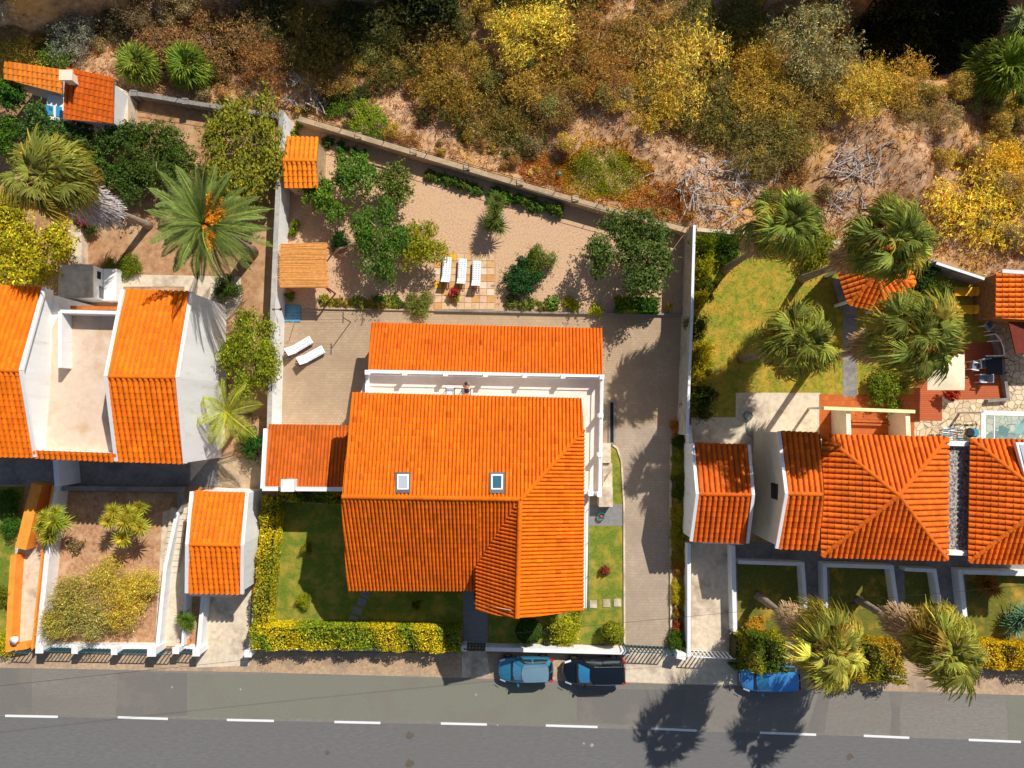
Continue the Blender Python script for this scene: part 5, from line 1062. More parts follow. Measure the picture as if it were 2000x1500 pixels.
# ================================================================== GARDEN TREES AND SHRUBS
DG, MG, YG, BG = C(62, 92, 34), C(84, 112, 40), C(168, 160, 30), C(70, 104, 52)
tree('tree', 1232, 495, 80, 4.4, BIG[1], C(88, 108, 54), 'round loose crowned dark green tree at the right end of the gravel garden', lean=(-.4, .3), sq=1.08)
tree('tree', 742, 468, 54, 3.6, BIG[2], C(84, 116, 44), 'tall dense dark green tree in the middle of the left gravel garden', lean=(-2.2, .2), sq=1.5, bark=BARKP, trunk_r=.13)
tree('tree', 828, 474, 46, 2.8, MED[0], C(150, 150, 34), 'yellow green tree touching the dark green one beside the loungers', sq=.95)
tree('tree', 690, 342, 42, 3.0, BROAD[2], C(96, 132, 50), 'fresh green tree right of the tiny tiled shed')
tree('tree', 768, 358, 38, 2.8, BROAD[3], C(112, 124, 60), 'grey green tree below the small planted strip', sq=1.1)
tree('tree', 632, 388, 40, 2.8, BROAD[4], C(100, 132, 46), 'bushy green tree below the tiny tiled shed', sq=1.05)
shrub('shrub', 664, 468, 18, 1.2, MED[1], C(46, 84, 36), 'small dark green shrub beside the leaning pale trunk')
shrub('shrub', 1022, 540, 36, 1.9, MED[2], C(50, 92, 50), 'dense blue green shrub right of the paved lounger square'); shrub('shrub', 1058, 508, 28, 1.7, MED[3], C(104, 124, 46), 'lighter olive green shrub leaning on the blue green one')
yucca([(965, 428, 1.7), (955, 438, 1.3), (975, 442, 1.2), (966, 410, 1.5), (970, 395, 1.2)], (962, 438), 'small spiky green palm like plant in the open gravel', C(96, 116, 50), 1.15, 'spiky_plant', cat='plant')
lt = MB().tube([P(652, 494, 0), P(662, 486, .5), P(682, 480, .9), P(708, 481, 1.2)], [.1, .09, .08, .07], 8); solo('leaning_trunk', lt, BARKP, 'bare pale leaning trunk left of the tall dark green tree', 'trunk', P(652, 494, 0), True)
ORD = ['first', 'second', 'third', 'fourth', 'fifth', 'sixth', 'seventh', 'eighth', 'ninth', 'tenth', 'eleventh', 'twelfth', 'thirteenth', 'fourteenth']
def row(name, spots, color, lab, grp, r=11, h=.6, frm='from the left'):
    for i, (x, y) in enumerate(spots): shrub(name, x, y, r * random.uniform(.8, 1.25), h * random.uniform(.8, 1.2), TINY[i % 4], tuple(k * random.uniform(.75, 1.25) for k in color), ORD[i] + ' ' + frm + ' of the ' + lab, 'plant', grp)
row('border_plant', [(840, 342), (856, 347), (872, 350), (890, 356), (905, 362), (922, 366), (932, 370)], C(90, 124, 44), 'green plants in the short row under the rear wall', 'border plants in the short row under the rear wall')
row('border_plant', [(968, 380), (990, 384), (1010, 388), (1025, 393), (1042, 398), (1058, 402), (1075, 406), (1092, 411)], C(90, 118, 48), 'green plants in the longer row beside the spiky plant', 'border plants in the longer row by the spiky plant', 13, .7)
row('border_plant', [(640, 276), (668, 286), (690, 297), (706, 300)], C(72, 110, 56), 'green plants on the kerb right of the tiny shed', 'plants along the kerb by the tiny shed', 12)
row('border_plant', [(632, 585), (648, 592), (662, 588), (678, 594), (694, 588), (710, 594), (726, 589), (742, 592), (758, 590), (774, 592)], C(150, 136, 44), 'yellow green succulents in the bed north of the yard', 'succulents in the border bed north of the yard', 11, .45)
row('border_plant', [(742, 586), (765, 586), (780, 594)], C(84, 116, 50), 'dark green plants among the yellow succulents', 'darker plants in the border bed', 11, .5)
shrub('shrub', 818, 592, 26, 1.0, MED[0], C(130, 126, 50), 'olive shrub with reddish leaves left of the paved square')
row('border_plant', [(1000, 590), (1020, 596), (1040, 592), (1060, 598), (1078, 590)], C(130, 130, 54), 'olive plants behind the kerb right of the paved square', 'olive plants behind the yard kerb', 12, .6)
row('border_plant', [(1112, 590), (1120, 598), (1165, 605)], C(206, 174, 30), 'yellow leaved plants behind the yard kerb', 'yellow plants behind the yard kerb', 13, .6)
hedge_mesh('hedge', [(1206, 592), (1286, 595)], 30, 1.2, C(72, 116, 26), 190, 'short clipped bright green hedge below the round tree', wob=.05, second=C(150, 170, 30))
shrub('shrub', 1309, 598, 7, .9, TINY[1], C(220, 190, 30), 'slim yellow plant beside the grey side wall')
for x, y, l in ((572, 262, 'green plant at the upper end of the white west wall'), (575, 438, 'yellow green plant against the west wall above the reed shelter'), (572, 452, 'small green plant just above the reed shelter'), (566, 578, 'dark green plant just below the reed shelter'), (582, 242, 'bright green plant in the corner of the west and rear walls')): shrub('wall_plant', x, y, 9, .7, TINY[x % 4], C(130, 150, 36), l, 'plant')
# left garden
tree('tree', 472, 290, 78, 4.2, BIG[0], C(132, 132, 44), 'large yellow green tree against the west wall above the big date palm', sq=1.4)
tree('tree', 300, 300, 64, 3.0, BIG[0], C(78, 98, 42), 'dark green tree below the brown soil plot'); tree('tree', 235, 275, 40, 2.6, BROAD[0], C(76, 100, 48), 'small dark tree right of the outbuilding'); tree('tree', 345, 320, 44, 2.6, BROAD[3], C(92, 108, 42), 'dark olive tree between the soil plot and the date palm')
tree('tree', 85, 250, 48, 3.0, BROAD[1], C(84, 114, 62), 'blue green tree in front of the outbuilding window'); tree('tree', 12, 180, 34, 3.2, BROAD[4], C(72, 116, 42), 'green tree with orange fruit at the left edge'); tree('tree', 190, 320, 40, 2.4, BROAD[4], C(80, 106, 42), 'dark green tree right of the leaning fan palm'); tree('tree', 20, 265, 40, 2.4, BROAD[0], C(80, 116, 36), 'green tree at the left edge above the fan palm')
tree('tree', 140, 262, 40, 2.6, BROAD[3], C(80, 104, 50), 'dark green tree just below the outbuilding slab'); tree('tree', 255, 350, 44, 2.4, BROAD[1], C(72, 96, 44), 'shaded dark green tree above the grey palm skirt')
tree('tree', 150, 345, 40, 2.2, BROAD[2], C(74, 96, 40), 'shaded green tree between the fan palm and its grey skirt'); tree('tree', 455, 385, 40, 2.6, MED[1], C(96, 108, 40), 'olive tree tucked behind the top fronds of the date palm'); shrub('shrub', 440, 560, 26, 1.6, MED[0], C(80, 104, 42), 'green shrub at the foot of the date palm by the concrete path')
tree('tree', 45, 470, 92, 3.6, BIG[1], C(190, 168, 30), 'big bright yellow green tree at the left edge behind the house', sq=.98)
tree('tree', 488, 692, 58, 3.8, BIG[2], C(132, 142, 36), 'yellow green tree between the left house and the west wall', sq=1.45)
shrub('shrub', 492, 862, 30, 1.8, MED[0], C(60, 100, 44), 'dark green shrub beside the yellow palm near the annex')
shrub('shrub', 250, 518, 24, .8, MED[1], C(110, 124, 36), 'low green shrub right of the barbecue house'); shrub('shrub', 215, 522, 18, .6, MED[2], C(150, 140, 44), 'low yellowish shrub next to the barbecue house')
fb = shrub('flowering_shrub', 165, 432, 24, 1.6, MED[3], C(80, 104, 50), 'shrub with pink flowers below the leaning fan palm'); rng = np.random.default_rng(3); pp_, dd_ = blob_points(220, lobes_for('', rng, 6), rng, .05); me = quads_mesh('flowers', leaves_at(pp_ * 1.02, dd_, .16, .13, rng, .6), lc_var(220, rng, .2, .1), PETAL); o = link('flowers', me, fb); o.color = (*C(226, 70, 90), 1)
wall('bed_wall', 'short pale wall below the pink flowering shrub', [(148, 440), (149, 515)], .7, .75, CONC)
# yucca bed
yucca([(88, 1008, 1.9), (110, 1000, 2.0), (122, 1022, 1.8), (100, 1035, 1.7), (82, 1030, 1.6), (108, 1018, 2.3), (95, 1050, 1.5)], (108, 1008), 'yucca clump with several green rosettes at the top left of the soil bed', C(160, 172, 56), 1.1)
yucca([(222, 998, 2.3), (250, 1000, 2.5), (212, 1018, 2.1), (262, 1015, 2.4), (275, 1030, 2.2), (245, 1020, 2.7), (240, 1050, 2.0), (275, 990, 2.1)], (266, 1005), 'larger yucca clump with yellow green rosettes in the middle of the soil bed', C(184, 184, 60), 1.1)
for i, (x, y, r) in enumerate(((205, 1130, 40), (128, 1165, 40), (256, 1165, 40), (165, 1212, 42), (232, 1200, 38), (108, 1218, 32), (284, 1138, 26))):
    shrub('yellow_bush', x, y, r, (2.4, 3.4, 2.4, 3.4, 2.6, 3.0, 2.2)[i], FINE[i % 5], [C(212, 182, 74), C(190, 168, 76), C(220, 186, 66), C(188, 168, 84), C(214, 180, 68), C(196, 174, 72), C(220, 190, 74)][i], 'yellow flowering bush in the soil bed by the street, ' + ('at the top in the middle', 'at the upper left', 'at the upper right', 'lowest in the middle', 'in the centre right', 'at the lower left', 'smallest at the top right')[i], 'bush', 'yellow bushes in the soil bed by the street')
shrub('shrub', 145, 1068, 16, .5, TINY[2], C(150, 116, 70), 'dry brown low plant in the soil bed')
yucca([(362, 1215, 1.0), (358, 1205, .8), (370, 1222, .8), (365, 1210, 1.2)], (364, 1236), 'potted palm like plant with narrow green leaves by the street railing', C(96, 130, 48), .85, 'potted_plant', cat='plant'); pm = MB().disc(P(366, 1252, .0), .28, .45, 14, .34); solo('clay_pot', pm, mat('terracotta_pot', lin(210, 140, 84), lin(190, 120, 70), 4, .8), 'terracotta planter beside the street railing', 'pot', P(366, 1252, 0), True)
pw = MB().disc(P(33, 1248, .8), .2, .35, 14, .26); solo('white_pot', pw, WHITET, 'white round pot on the end of the lower orange wall', 'pot', P(33, 1248, .8), True)
for x, y, r, c, l in ((8, 985, 26, MG, 'green shrub at the left edge beside the orange wall'), (18, 1030, 20, C(70, 110, 40), 'green shrub below another one at the left edge'), (5, 1165, 20, C(120, 130, 40), 'olive shrub at the left edge by the lower orange wall'), (2, 1255, 24, C(200, 180, 30), 'yellow shrub in the lower left corner by the street')): shrub('shrub', x, y, r, 1.1, MED[r % 4], c, l)
# front hedges
YH, GH = C(214, 194, 32), C(120, 146, 34)
hedge_mesh('hedge', [(492, 1248), (700, 1248), (896, 1254)], 46, 1.5, YH, 170, 'long clipped yellow green hedge along the street in front of the main house', ln=.15, wd=.075, second=GH)
hedge_mesh('hedge', [(528, 975), (517, 1100), (505, 1232)], 34, 1.4, YH, 170, 'yellow green hedge between the left carport and the front lawn', second=C(150, 150, 36), wob=.12)
hedge_mesh('hedge', [(545, 966), (600, 972), (664, 974)], 22, 1.0, C(104, 128, 30), 150, 'ragged green hedge under the annex chimney', second=YH, wob=.25)
for x, y, r, c, l in ((598, 1072, 11, C(150, 140, 40), 'small shaded round bush on the front lawn'), (812, 1183, 9, C(130, 130, 44), 'tiny shaded bush near the front path'), (594, 1174, 14, C(150, 156, 32), 'small sunlit round bush on the front lawn')): shrub('lawn_bush', x, y, r, .9, MED[0], c, l)
kr = MB().disc(P(600, 1168, 0), .35, .05, 14); solo('lawn_disc', kr, CONC, 'round pale stone under the sunlit lawn bush', 'stone', P(600, 1168, 0))
for x, y, r, h, me, c, l in ((1033, 1233, 24, 1.2, BALLM[0], C(60, 84, 26), 'dark round clipped bush in the shade by the street wall'), (1103, 1232, 30, 1.2, MED[1], C(176, 164, 30), 'ragged yellow green bush behind the blue car'), (1078, 1243, 20, 1.0, MED[2], C(70, 80, 44), 'dark ragged bush beside the yellow green one'), (1196, 1232, 21, 1.3, BALLM[0], C(130, 134, 32), 'round clipped bush at the driveway corner')): shrub('clipped_bush', x, y, r, h, me, c, l)
shrub('shrub', 1181, 1115, 9, .7, TINY[0], C(160, 70, 50), 'small reddish plant on the side lawn')
# driveway strip
for i, (y, r, c) in enumerate(((838, 16, C(190, 120, 40)), (862, 14, C(80, 90, 36)), (890, 15, C(150, 146, 30)), (915, 15, C(170, 156, 30)), (940, 15, C(110, 116, 30)), (962, 14, C(96, 108, 32)), (990, 16, C(180, 150, 30)), (1012, 15, C(190, 160, 32)), (1036, 15, C(170, 150, 30)), (1060, 15, C(180, 150, 34)), (1085, 15, C(170, 146, 30)), (1110, 14, C(190, 130, 40)), (1145, 14, C(206, 176, 28)), (1170, 14, C(200, 170, 26)), (1200, 11, C(170, 130, 40)), (1222, 11, C(180, 90, 40)), (1252, 18, C(84, 112, 34)))):
    shrub('strip_plant', 1326, y, r, .8 if y != 1252 else 1.2, MED[i % 4], c, {838: 'orange brown plant at the top of the driveway strip', 1252: 'rounded green bush at the street end of the driveway strip', 1145: 'bright yellow plant in the lower driveway strip'}.get(y, (ORD[i] + ' plant from the top in the row along the driveway strip') if i < 13 else {1170: 'yellow plant second from the bright yellow one in the driveway strip', 1200: 'small yellow brown plant low in the driveway strip', 1222: 'small rusty plant above the rounded green bush of the driveway strip'}.get(y)), 'plant', None if y in (838, 1252, 1145) else 'plants along the driveway strip', 1.1)
# right garden
for i, (x, y, r, c, l) in enumerate(((1373, 480, 24, C(120, 136, 30), 'green hedge bush at the top of the grey side wall'), (1370, 520, 20, C(190, 176, 28), 'yellow hedge bush below the top one by the side wall'), (1384, 560, 22, C(110, 120, 36), 'olive hedge bush by the side wall'), (1362, 585, 16, C(200, 176, 26), 'small yellow hedge bush by the side wall'), (1365, 640, 22, C(90, 100, 30), 'dark hedge bush by the side wall in palm shade'), (1370, 690, 22, C(206, 178, 24), 'bright yellow hedge bush in the middle of the side wall'), (1370, 735, 24, C(196, 172, 26), 'yellow hedge bush lower on the side wall'), (1368, 790, 30, C(72, 88, 24), 'large dark clipped bush at the corner of the concrete yard'), (1420, 480, 32, C(66, 90, 26), 'dark round bush left of the first garden palm'), (1600, 480, 34, C(130, 134, 30), 'olive bush right of the first garden palm'), (1740, 762, 40, C(112, 130, 34), 'rounded glossy green bush beside the terracotta porch'), (1800, 545, 36, C(56, 84, 34), 'dark green bush right of the gazebo'), (1830, 585, 30, C(90, 100, 40), 'dark olive bush left of the lower yellow lounger'), (1775, 500, 30, C(70, 100, 40), 'green bush behind the gazebo'))):
    shrub('garden_bush', x, y, r, 3.3 if x < 1390 else 1.7, MED[i % 4], c, l, 'bush', sq=1.1)
hedge_mesh('hedge', [(1442, 1278), (1540, 1284)], 70, 1.9, C(90, 108, 24), 150, 'dark green hedge by the street above the half hidden blue car', second=C(170, 160, 30), wob=.15)
hedge_mesh('hedge', [(1640, 1292), (1770, 1300)], 78, 1.7, C(140, 140, 30), 150, 'olive green hedge between the two street palms', second=C(190, 150, 34), wob=.15)
hedge_mesh('hedge', [(1910, 1280), (2060, 1292)], 50, 1.4, C(214, 180, 24), 150, 'bright yellow hedge at the lower right corner', wob=.15)
yucca([(1990, 1210, .8), (1982, 1222, .6), (2004, 1200, .9)], (1990, 1212), 'blue green agave at the lower right edge', C(110, 150, 120), 1.5, 'agave', cat='agave')
yucca([(1925, 1140, .5), (1935, 1148, .5)], (1930, 1146), 'shaded yellowish spiky plant in the garden at the lower right', C(150, 110, 40), 1.5, 'spiky_plant', cat='plant')
shrub('shrub', 1480, 1225, 20, .7, MED[2], C(206, 150, 40), 'orange yellow low shrub at the foot of the first street palm')
# palms
PGR = C(140, 152, 62)
fan_palm((1532, 440), (1415, 527), 10.5, 'tall fan palm leaning over the rear of the lawn, leftmost of the back row', seed=1, color=PGR)
fan_palm((1742, 468), (1565, 545), 11.0, 'tall fan palm whose crown covers the gazebo roof', seed=2, color=C(144, 156, 66), r=1.1, skirt=1.25)
fan_palm((1560, 672), (1449, 700), 9.5, 'lower fan palm over the middle of the lawn', seed=3, color=C(150, 156, 64), skirt=.9)
fan_palm((1790, 655), (1592, 703), 12.0, 'tallest fan palm reaching over the timber deck', seed=4, color=C(146, 154, 64), r=1.12, skirt=1.3)
fan_palm((1612, 1262), (1480, 1163), 10.0, 'street side fan palm above the half hidden blue car', seed=5, color=C(164, 162, 66), skirt=1.2, r=1.0, dry=.2)
fan_palm((1845, 1268), (1675, 1171), 10.0, 'street side fan palm further right near the yellow hedge', seed=6, color=C(160, 160, 66), skirt=1.35, r=1.02, dry=.2)
fan_palm((95, 352), (290, 440), 9.5, 'fan palm with a grey dead frond skirt leaning to the left edge', seed=7, color=C(150, 152, 64), skirt=1.5, r=1.1, dry=.28, dead=C(170, 160, 156))
DATEM = [pinnate_mesh(70 + i, 3.9, 60, .46, 1.3 + .3 * i, lw=.05) for i in range(3)]
pinnate_palm('date_palm', (405, 440), (492, 494), 7.2, 'big date palm with arching fronds and orange fruit clusters beside the left house', DATEM, 64, C(120, 138, 70), 1.03, seed=2, fruit=8, trunk_r=.38)
ARECA = [pinnate_mesh(80 + i, 2.6, 34, .62, 1.2, lw=.05) for i in range(2)]
pinnate_palm('yellow_palm', (445, 805), (486, 808), 3.8, 'small yellowish feather palm between the left house and the annex', ARECA, 13, C(160, 166, 56), 1.0, .95, -.25, 5, .13)
low_fan(285, 140, 1.75, 44, C(132, 148, 56), 'left one of the two dwarf fan palms behind the grey rear wall', seed=1, h=.7); low_fan(383, 146, 1.85, 48, C(124, 148, 50), 'right one of the two dwarf fan palms behind the grey rear wall', seed=2, h=.8)
low_fan(1918, 160, 2.3, 60, C(120, 140, 44), 'big green fan palm near the dark ravine at the upper right', seed=3, h=1.6); low_fan(1975, 95, 2.0, 46, C(104, 132, 48), 'green fan palm at the right edge above the big one', seed=4, h=1.8); low_fan(1862, 120, 1.1, 26, C(84, 104, 34), 'small fan palm in the edge of the ravine shadow', seed=5, h=1.0); low_fan(1990, 200, 1.2, 30, C(96, 118, 50), 'fan palm at the right edge below the big one', seed=6, h=.8)
yucca([(1985, 45, 3.0), (1992, 30, 3.3)], (1985, 50), 'pale green spiky shoot at the upper right corner', C(150, 170, 110), 1.2, 'spiky_plant', cat='plant')
# dark trees added to deepen the ravine shade, and two beyond the top edge
for x, y, r, h, c, l in ((1790, 40, 70, 3.2, C(50, 58, 32), 'dark tree added for shade down in the ravine left'), (1720, 60, 50, 3.0, C(44, 52, 30), 'dark bush added for shade at the left rim of the ravine'), (1745, 5, 60, 3.2, C(44, 52, 32), 'dark tree added for shade at the top edge over the ravine'), (1840, 0, 70, 3.4, C(40, 50, 30), 'dark tree added for shade at the top edge left of the spiky shoot'), (1850, 95, 50, 2.4, C(42, 50, 28), 'dark bush added for shade in front of the ravine beside the small fan palm'), (1920, 10, 60, 3.2, C(42, 52, 32), 'dark tree added for shade below the upper right corner'), (1770, 100, 46, 2.2, C(44, 52, 28), 'dark bush added for shade at the lower rim of the ravine'), (1880, 50, 60, 3.0, C(46, 56, 32), 'dark tree added for shade down in the ravine right'), (700, -25, 80, 4.0, C(70, 76, 40), 'dark tree crown at the top edge left of centre'), (830, -30, 70, 4.4, C(64, 72, 40), 'dark tree crown at the top edge in the middle')):
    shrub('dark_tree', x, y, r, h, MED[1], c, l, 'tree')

# ================================================================== FURNITURE AND SMALL THINGS
def make_lounger(name, label, cloth, frame, group=None, tuft=True):
    root = thing(name, label, 'sun lounger', (0, 0, 0), group)
    f = MB()
    for s in (-.27, .27): f.beam((-1.0, s, .27), (.5, s, .27), .05, .07).beam((.5, s, .27), (.98, s, .72), .05, .05)
    for x in (-.95, -.3, .45): f.beam((x, -.27, .26), (x, .27, .26), .05, .05)
    part('frame', f, frame, root)
    for x, s in ((-.85, -.27), (-.85, .27), (.35, -.27), (.35, .27)): part('leg', MB().beam((x, s, 0), (x, s, .25), .06, .05), frame, root)
    for s in (-.2, .2):
        part('handle', MB().tube([(.55, s, .25), (.85, s, .3), (1.18, s, .26), (1.32, s, .14), (1.22, s, .02), (1.0, s, .05)], .035, 6), frame, root)
    def pad(x0, z0, x1, z1, n, amp):
        mb = MB(); L = math.hypot(x1 - x0, z1 - z0); ux, uz = (x1 - x0) / L, (z1 - z0) / L; nx, ny = n; V = []; F = []
        for i in range(nx * 3 + 1):
            for j in range(ny * 3 + 1):
                u = i / (nx * 3); v = j / (ny * 3); b = amp * (abs(math.sin(u * nx * math.pi)) * abs(math.sin(v * ny * math.pi))) ** .5; e = min(u, 1 - u, v, 1 - v); h = .10 * min(1, e * 14 + .35) - amp + b
                V.append((x0 + ux * u * L - uz * h, (v - .5) * .62, z0 + uz * u * L + ux * h))
        w = ny * 3 + 1
        for i in range(nx * 3):
            for j in range(ny * 3): F.append((i * w + j, (i + 1) * w + j, (i + 1) * w + j + 1, i * w + j + 1))
        mb.add(V, F); ed = [i * w for i in range(nx * 3 + 1)], [i * w + w - 1 for i in range(nx * 3 + 1)]
        mb.box(((x0 + x1) / 2, 0, (z0 + z1) / 2 + .02), (L * .96, .6, .05)) if abs(z1 - z0) < .01 else None
        return mb
    part('mattress', pad(-1.02, .31, .48, .31, (9, 3) if tuft else (3, 1), .045 if tuft else .01), cloth, root)
    part('back_cushion', pad(.48, .31, 1.0, .80, (2, 1), .012), cloth, root)
    return root
GR = None
lo = make_lounger('sun_lounger', 'white cushioned lounger on the paved square, left of the three', CLOTHW, WOOD); lo.location = P(873, 530, .01); lo.rotation_euler.z = R(-94); lo.scale = (.92, .95, 1)
for x, y, a, lab in ((903, 533, -93, 'white cushioned lounger on the paved square, middle of the three'), (931, 537, -92, 'white cushioned lounger on the paved square, right of the three'), (588, 677, -149, 'upper of the two white loungers on the yard by the west wall'), (611, 695, -151, 'lower of the two white loungers on the yard beside the clothes line shadow')):
    c = dup(lo); c.location = P(x, y, .01); c.rotation_euler.z = R(a); c['label'] = lab
YF = mat('yellow_fabric', lin(246, 176, 36), lin(236, 164, 30), 6, .85, .1, 50)
yl = make_lounger('sun_lounger', 'upper of the two yellow loungers with white frames at the right', YF, WHITEM, tuft=False); yl.location = P(1886, 571, .02); yl.rotation_euler.z = R(0)
c = dup(yl); c.location = P(1884, 606, .02); c['label'] = 'lower of the two yellow loungers beside a white side table'
wt = thing('side_table', 'round white side table between the two yellow loungers', 'table', P(1858, 594, 0)); part('table_top', MB().disc(P(1858, 594, .5), .27, .04, 18), WHITEM, wt); part('leg', MB().tube([P(1858, 594, 0), P(1858, 594, .5)], .04, 8), WHITEM, wt)
# potted red plant by the loungers
rp = thing('potted_plant', 'red flowering pot plant at the foot of the middle lounger', 'plant', P(887, 575, 0)); part('pot', MB().disc(P(887, 575, 0), .18, .34, 14, .24), REDPL, rp); o = leafobj('foliage', TINY[1], Vector((0, 0, .3)), (.35, .35, .5), C(180, 60, 50), parent=rp)
o = leafobj('leaves', TINY[2], Vector((.15, -.25, .1)), (.3, .3, .4), C(150, 150, 40), parent=rp)
# clothes line posts
cl = thing('clothes_line', 'dark clothes line with a T shaped post on the paved yard', 'clothes line', P(685, 629, 0)); t0 = P(685, 629, 0); t1 = t0 + Vector((0, 0, 2.2))
part('post', MB().tube([t0 + Vector((0, 0, -.05)), t1], .03, 7), DARKM, cl); part('crossbar', MB().beam(t1 + Vector((0, -.38, 0)), t1 + Vector((0, .38, 0)), .05, .05), DARKM, cl)
for k in (-.35, -.12, .12, .35): a = t1 + Vector((0, k, .02)); b = P(556, 621, 2.1); part('line', MB().tube([a, a.lerp(Vector((b.x, a.y, 2.15)), .5) + Vector((0, 0, -.06)), Vector((b.x, a.y, 2.15))], .006, 4), DARKM, cl)
sh = thing('shower_tray', 'blue tiled outdoor shower tray with a thin tap beside the west wall', 'shower', P(572, 618, 0)); BT = brick_mat('blue_tiles', lin(70, 140, 170), lin(60, 124, 156), lin(120, 160, 176), .2, .2, rough=.3)
part('tray', MB().prism([tuple(P(a, b, 0)[:2]) for a, b in ((556, 595), (587, 596), (587, 629), (556, 628))], -.02, .06), BT, sh); part('pipe', MB().tube([P(575, 632, 0), P(575, 632, 1.2), P(572, 628, 1.5)], .02, 6), WHITEM, sh)
ln = thing('wall_lamp', 'small brown lamp on top of the white west wall', 'lamp', P(536, 603, 2.16)); p = P(541, 604, 2.2); part('bracket', MB().beam(P(532, 603, 2.2), P(550, 605, 2.25), .06, .06), WOOD, ln); part('shade', MB().disc((p.x + .25, p.y, 2.2), .1, .12, 10, .05), DARKM, ln)
def hose(name, px, py, r, label, z=.03, n=3):
    c = P(px, py, 0); mb = MB(); pts = [c + Vector((math.cos(a * .35) * r * (1 - .03 * a * .3 / n), math.sin(a * .35) * r * (1 - .02 * a * .3 / n), z + .004 * a)) for a in range(18 * n)]; mb.tube(pts, .02, 5); return solo(name, mb, HOSE, label, 'hose', c, True)
hs = hose('hose_coil', 1460, 812, .32, 'loose ring of teal garden hose on the concrete yard'); mb = MB(); mb.tube([P(1458, 822, .03), P(1457, 835, .03), P(1460, 848, .03), P(1470, 853, .03)], .02, 5); part('hose_end', mb, HOSE, hs)
hr = hose('hose_reel', 1174, 1007, .26, 'coiled teal hose round a red reel beside the side lawn', .1, 4); part('reel', MB().disc(P(1174, 1007, .02), .1, .2, 12), REDPL, hr)
dp = thing('dry_plant', 'bare twiggy dry plant on the side steps', 'plant', P(1185, 930, .45)); rnd = random.Random(2)
for k in range(7): a = P(1185, 930, .45); e = a + Vector((rnd.uniform(-.35, .25), rnd.uniform(-.5, .6), rnd.uniform(.3, .8))); part('twig', MB().tube([a, a.lerp(e, .5) + Vector((.03, 0, .06)), e], [.02, .014, .005], 5), BARKP, dp)
# terrace chairs and the person
def chair(name, px, py, label):
    o = P(px, py, 3.02); root = thing(name, label, 'chair', o); f = MB(); x, y = o.x, o.y; z = 3.02
    for s in (-.27, .27):
        f.beam((x + s, y + .3, z + .62), (x + s, y - .35, z + .56), .05, .04).beam((x + s, y + .32, z), (x + s, y + .3, z + .62), .04, .04).beam((x + s, y - .33, z), (x + s, y - .33, z + .56), .04, .04)
    f.beam((x - .27, y + .3, z + .62), (x + .27, y + .3, z + .62), .05, .05); part('frame', f, DARKM, root)
    part('seat', MB().box((x, y - .05, z + .40), (.5, .58, .07)), CLOTHW, root); part('back_cushion', MB().beam((x, y + .24, z + .44), (x, y + .33, z + .66), .5, .06, (0, 1, 0)), CLOTHW, root); return root
chair('terrace_chair', 881, 768, 'empty chair with white seat and dark frame on the roof terrace'); chair('terrace_chair', 911.5, 770, 'chair with dark frame on the roof terrace holding the sunbathing person')
SKIN = mat('skin', lin(206, 140, 104), lin(196, 128, 94), 8, .6); HAIR = flat('dark_hair', (.02, .014, .012), .6); DCLOTH = mat('dark_swimwear', lin(60, 40, 62), lin(46, 32, 50), 8, .9)
def skin_obj(name, verts, edges, radii, m, parent, root_i=0, sub=2):
    me = bpy.data.meshes.new(name); me.from_pydata([tuple(v) for v in verts], edges, []); o = link(name, me, parent); ORG[o] = ORG.get(parent, Vector()) if parent else Vector()
    bpy.context.view_layer.objects.active = o; md = o.modifiers.new('skin', 'SKIN'); md.use_smooth_shade = True; me.materials.append(m)
    if not me.skin_vertices:
        with bpy.context.temp_override(object=o, active_object=o): bpy.ops.mesh.customdata_skin_add()
    for i, r in enumerate(radii): me.skin_vertices[0].data[i].radius = (r, r) if not hasattr(r, '__len__') else r; me.skin_vertices[0].data[i].use_root = (i == root_i)
    s = o.modifiers.new('sub', 'SUBSURF'); s.levels = sub; s.render_levels = sub; return o
pc = P(911.5, 766, 3.47)
V = [(0, -.08, 0), (0, .10, .12), (0, .26, .30), (0, .36, .44), (0, .40, .52), (0, .45, .60), (0, .50, .70), (0, .50, .78)]; Rr = [(.15, .12), (.135, .10), (.15, .105), (.12, .085), .055, .085, .105, .06]; E = [(0, 1), (1, 2), (2, 3), (3, 4), (4, 5), (5, 6), (6, 7)]
for s in (-1, 1):
    b = len(V); V += [(s * .10, -.16, .0), (s * .14, -.52, .10), (s * .14, -.78, -.25), (s * .14, -.90, -.42), (s * .14, -1.02, -.43)]; Rr += [.095, .06, .05, .04, .03]; E += [(0, b), (b, b + 1), (b + 1, b + 2), (b + 2, b + 3), (b + 3, b + 4)]
    b = len(V); V += [(s * .19, .36, .42), (s * .23, .56, .58), (s * .12, .58, .72), (s * .07, .58, .74)]; Rr += [.055, .042, .03, .028]; E += [(3, b), (b, b + 1), (b + 1, b + 2), (b + 2, b + 3)]
    for k in range(5):
        b2 = len(V); V += [(s * (.045 - .008 * k), .59 + .002 * k, .705 + .018 * k), (s * (.01 - .012 * (k % 2)), .595, .70 + .019 * k)]; Rr += [.009, .007]; E += [(b + 3, b2), (b2, b2 + 1)]
person = skin_obj('person', [], [], [], SKIN, None) if False else None
pm_ = [(a * .97 + pc.x, b_ * .97 + pc.y, c_ * .97 + pc.z) for a, b_, c_ in V]
person = skin_obj('person', [(a - pc.x, b_ - pc.y, c_ - pc.z) for a, b_, c_ in pm_], E, Rr, SKIN, None); person.location = pc; ORG[person] = pc; tag(person, 'sunbathing person in dark clothes sitting back with arms raised on the roof terrace', 'person')
skin_obj('clothing', [(0, -.10, .01), (0, .10, .125), (0, .25, .295), (0, .33, .40)], [(0, 1), (1, 2), (2, 3)], [(.175, .14), (.158, .12), (.168, .122), (.12, .085)], DCLOTH, person, 0)
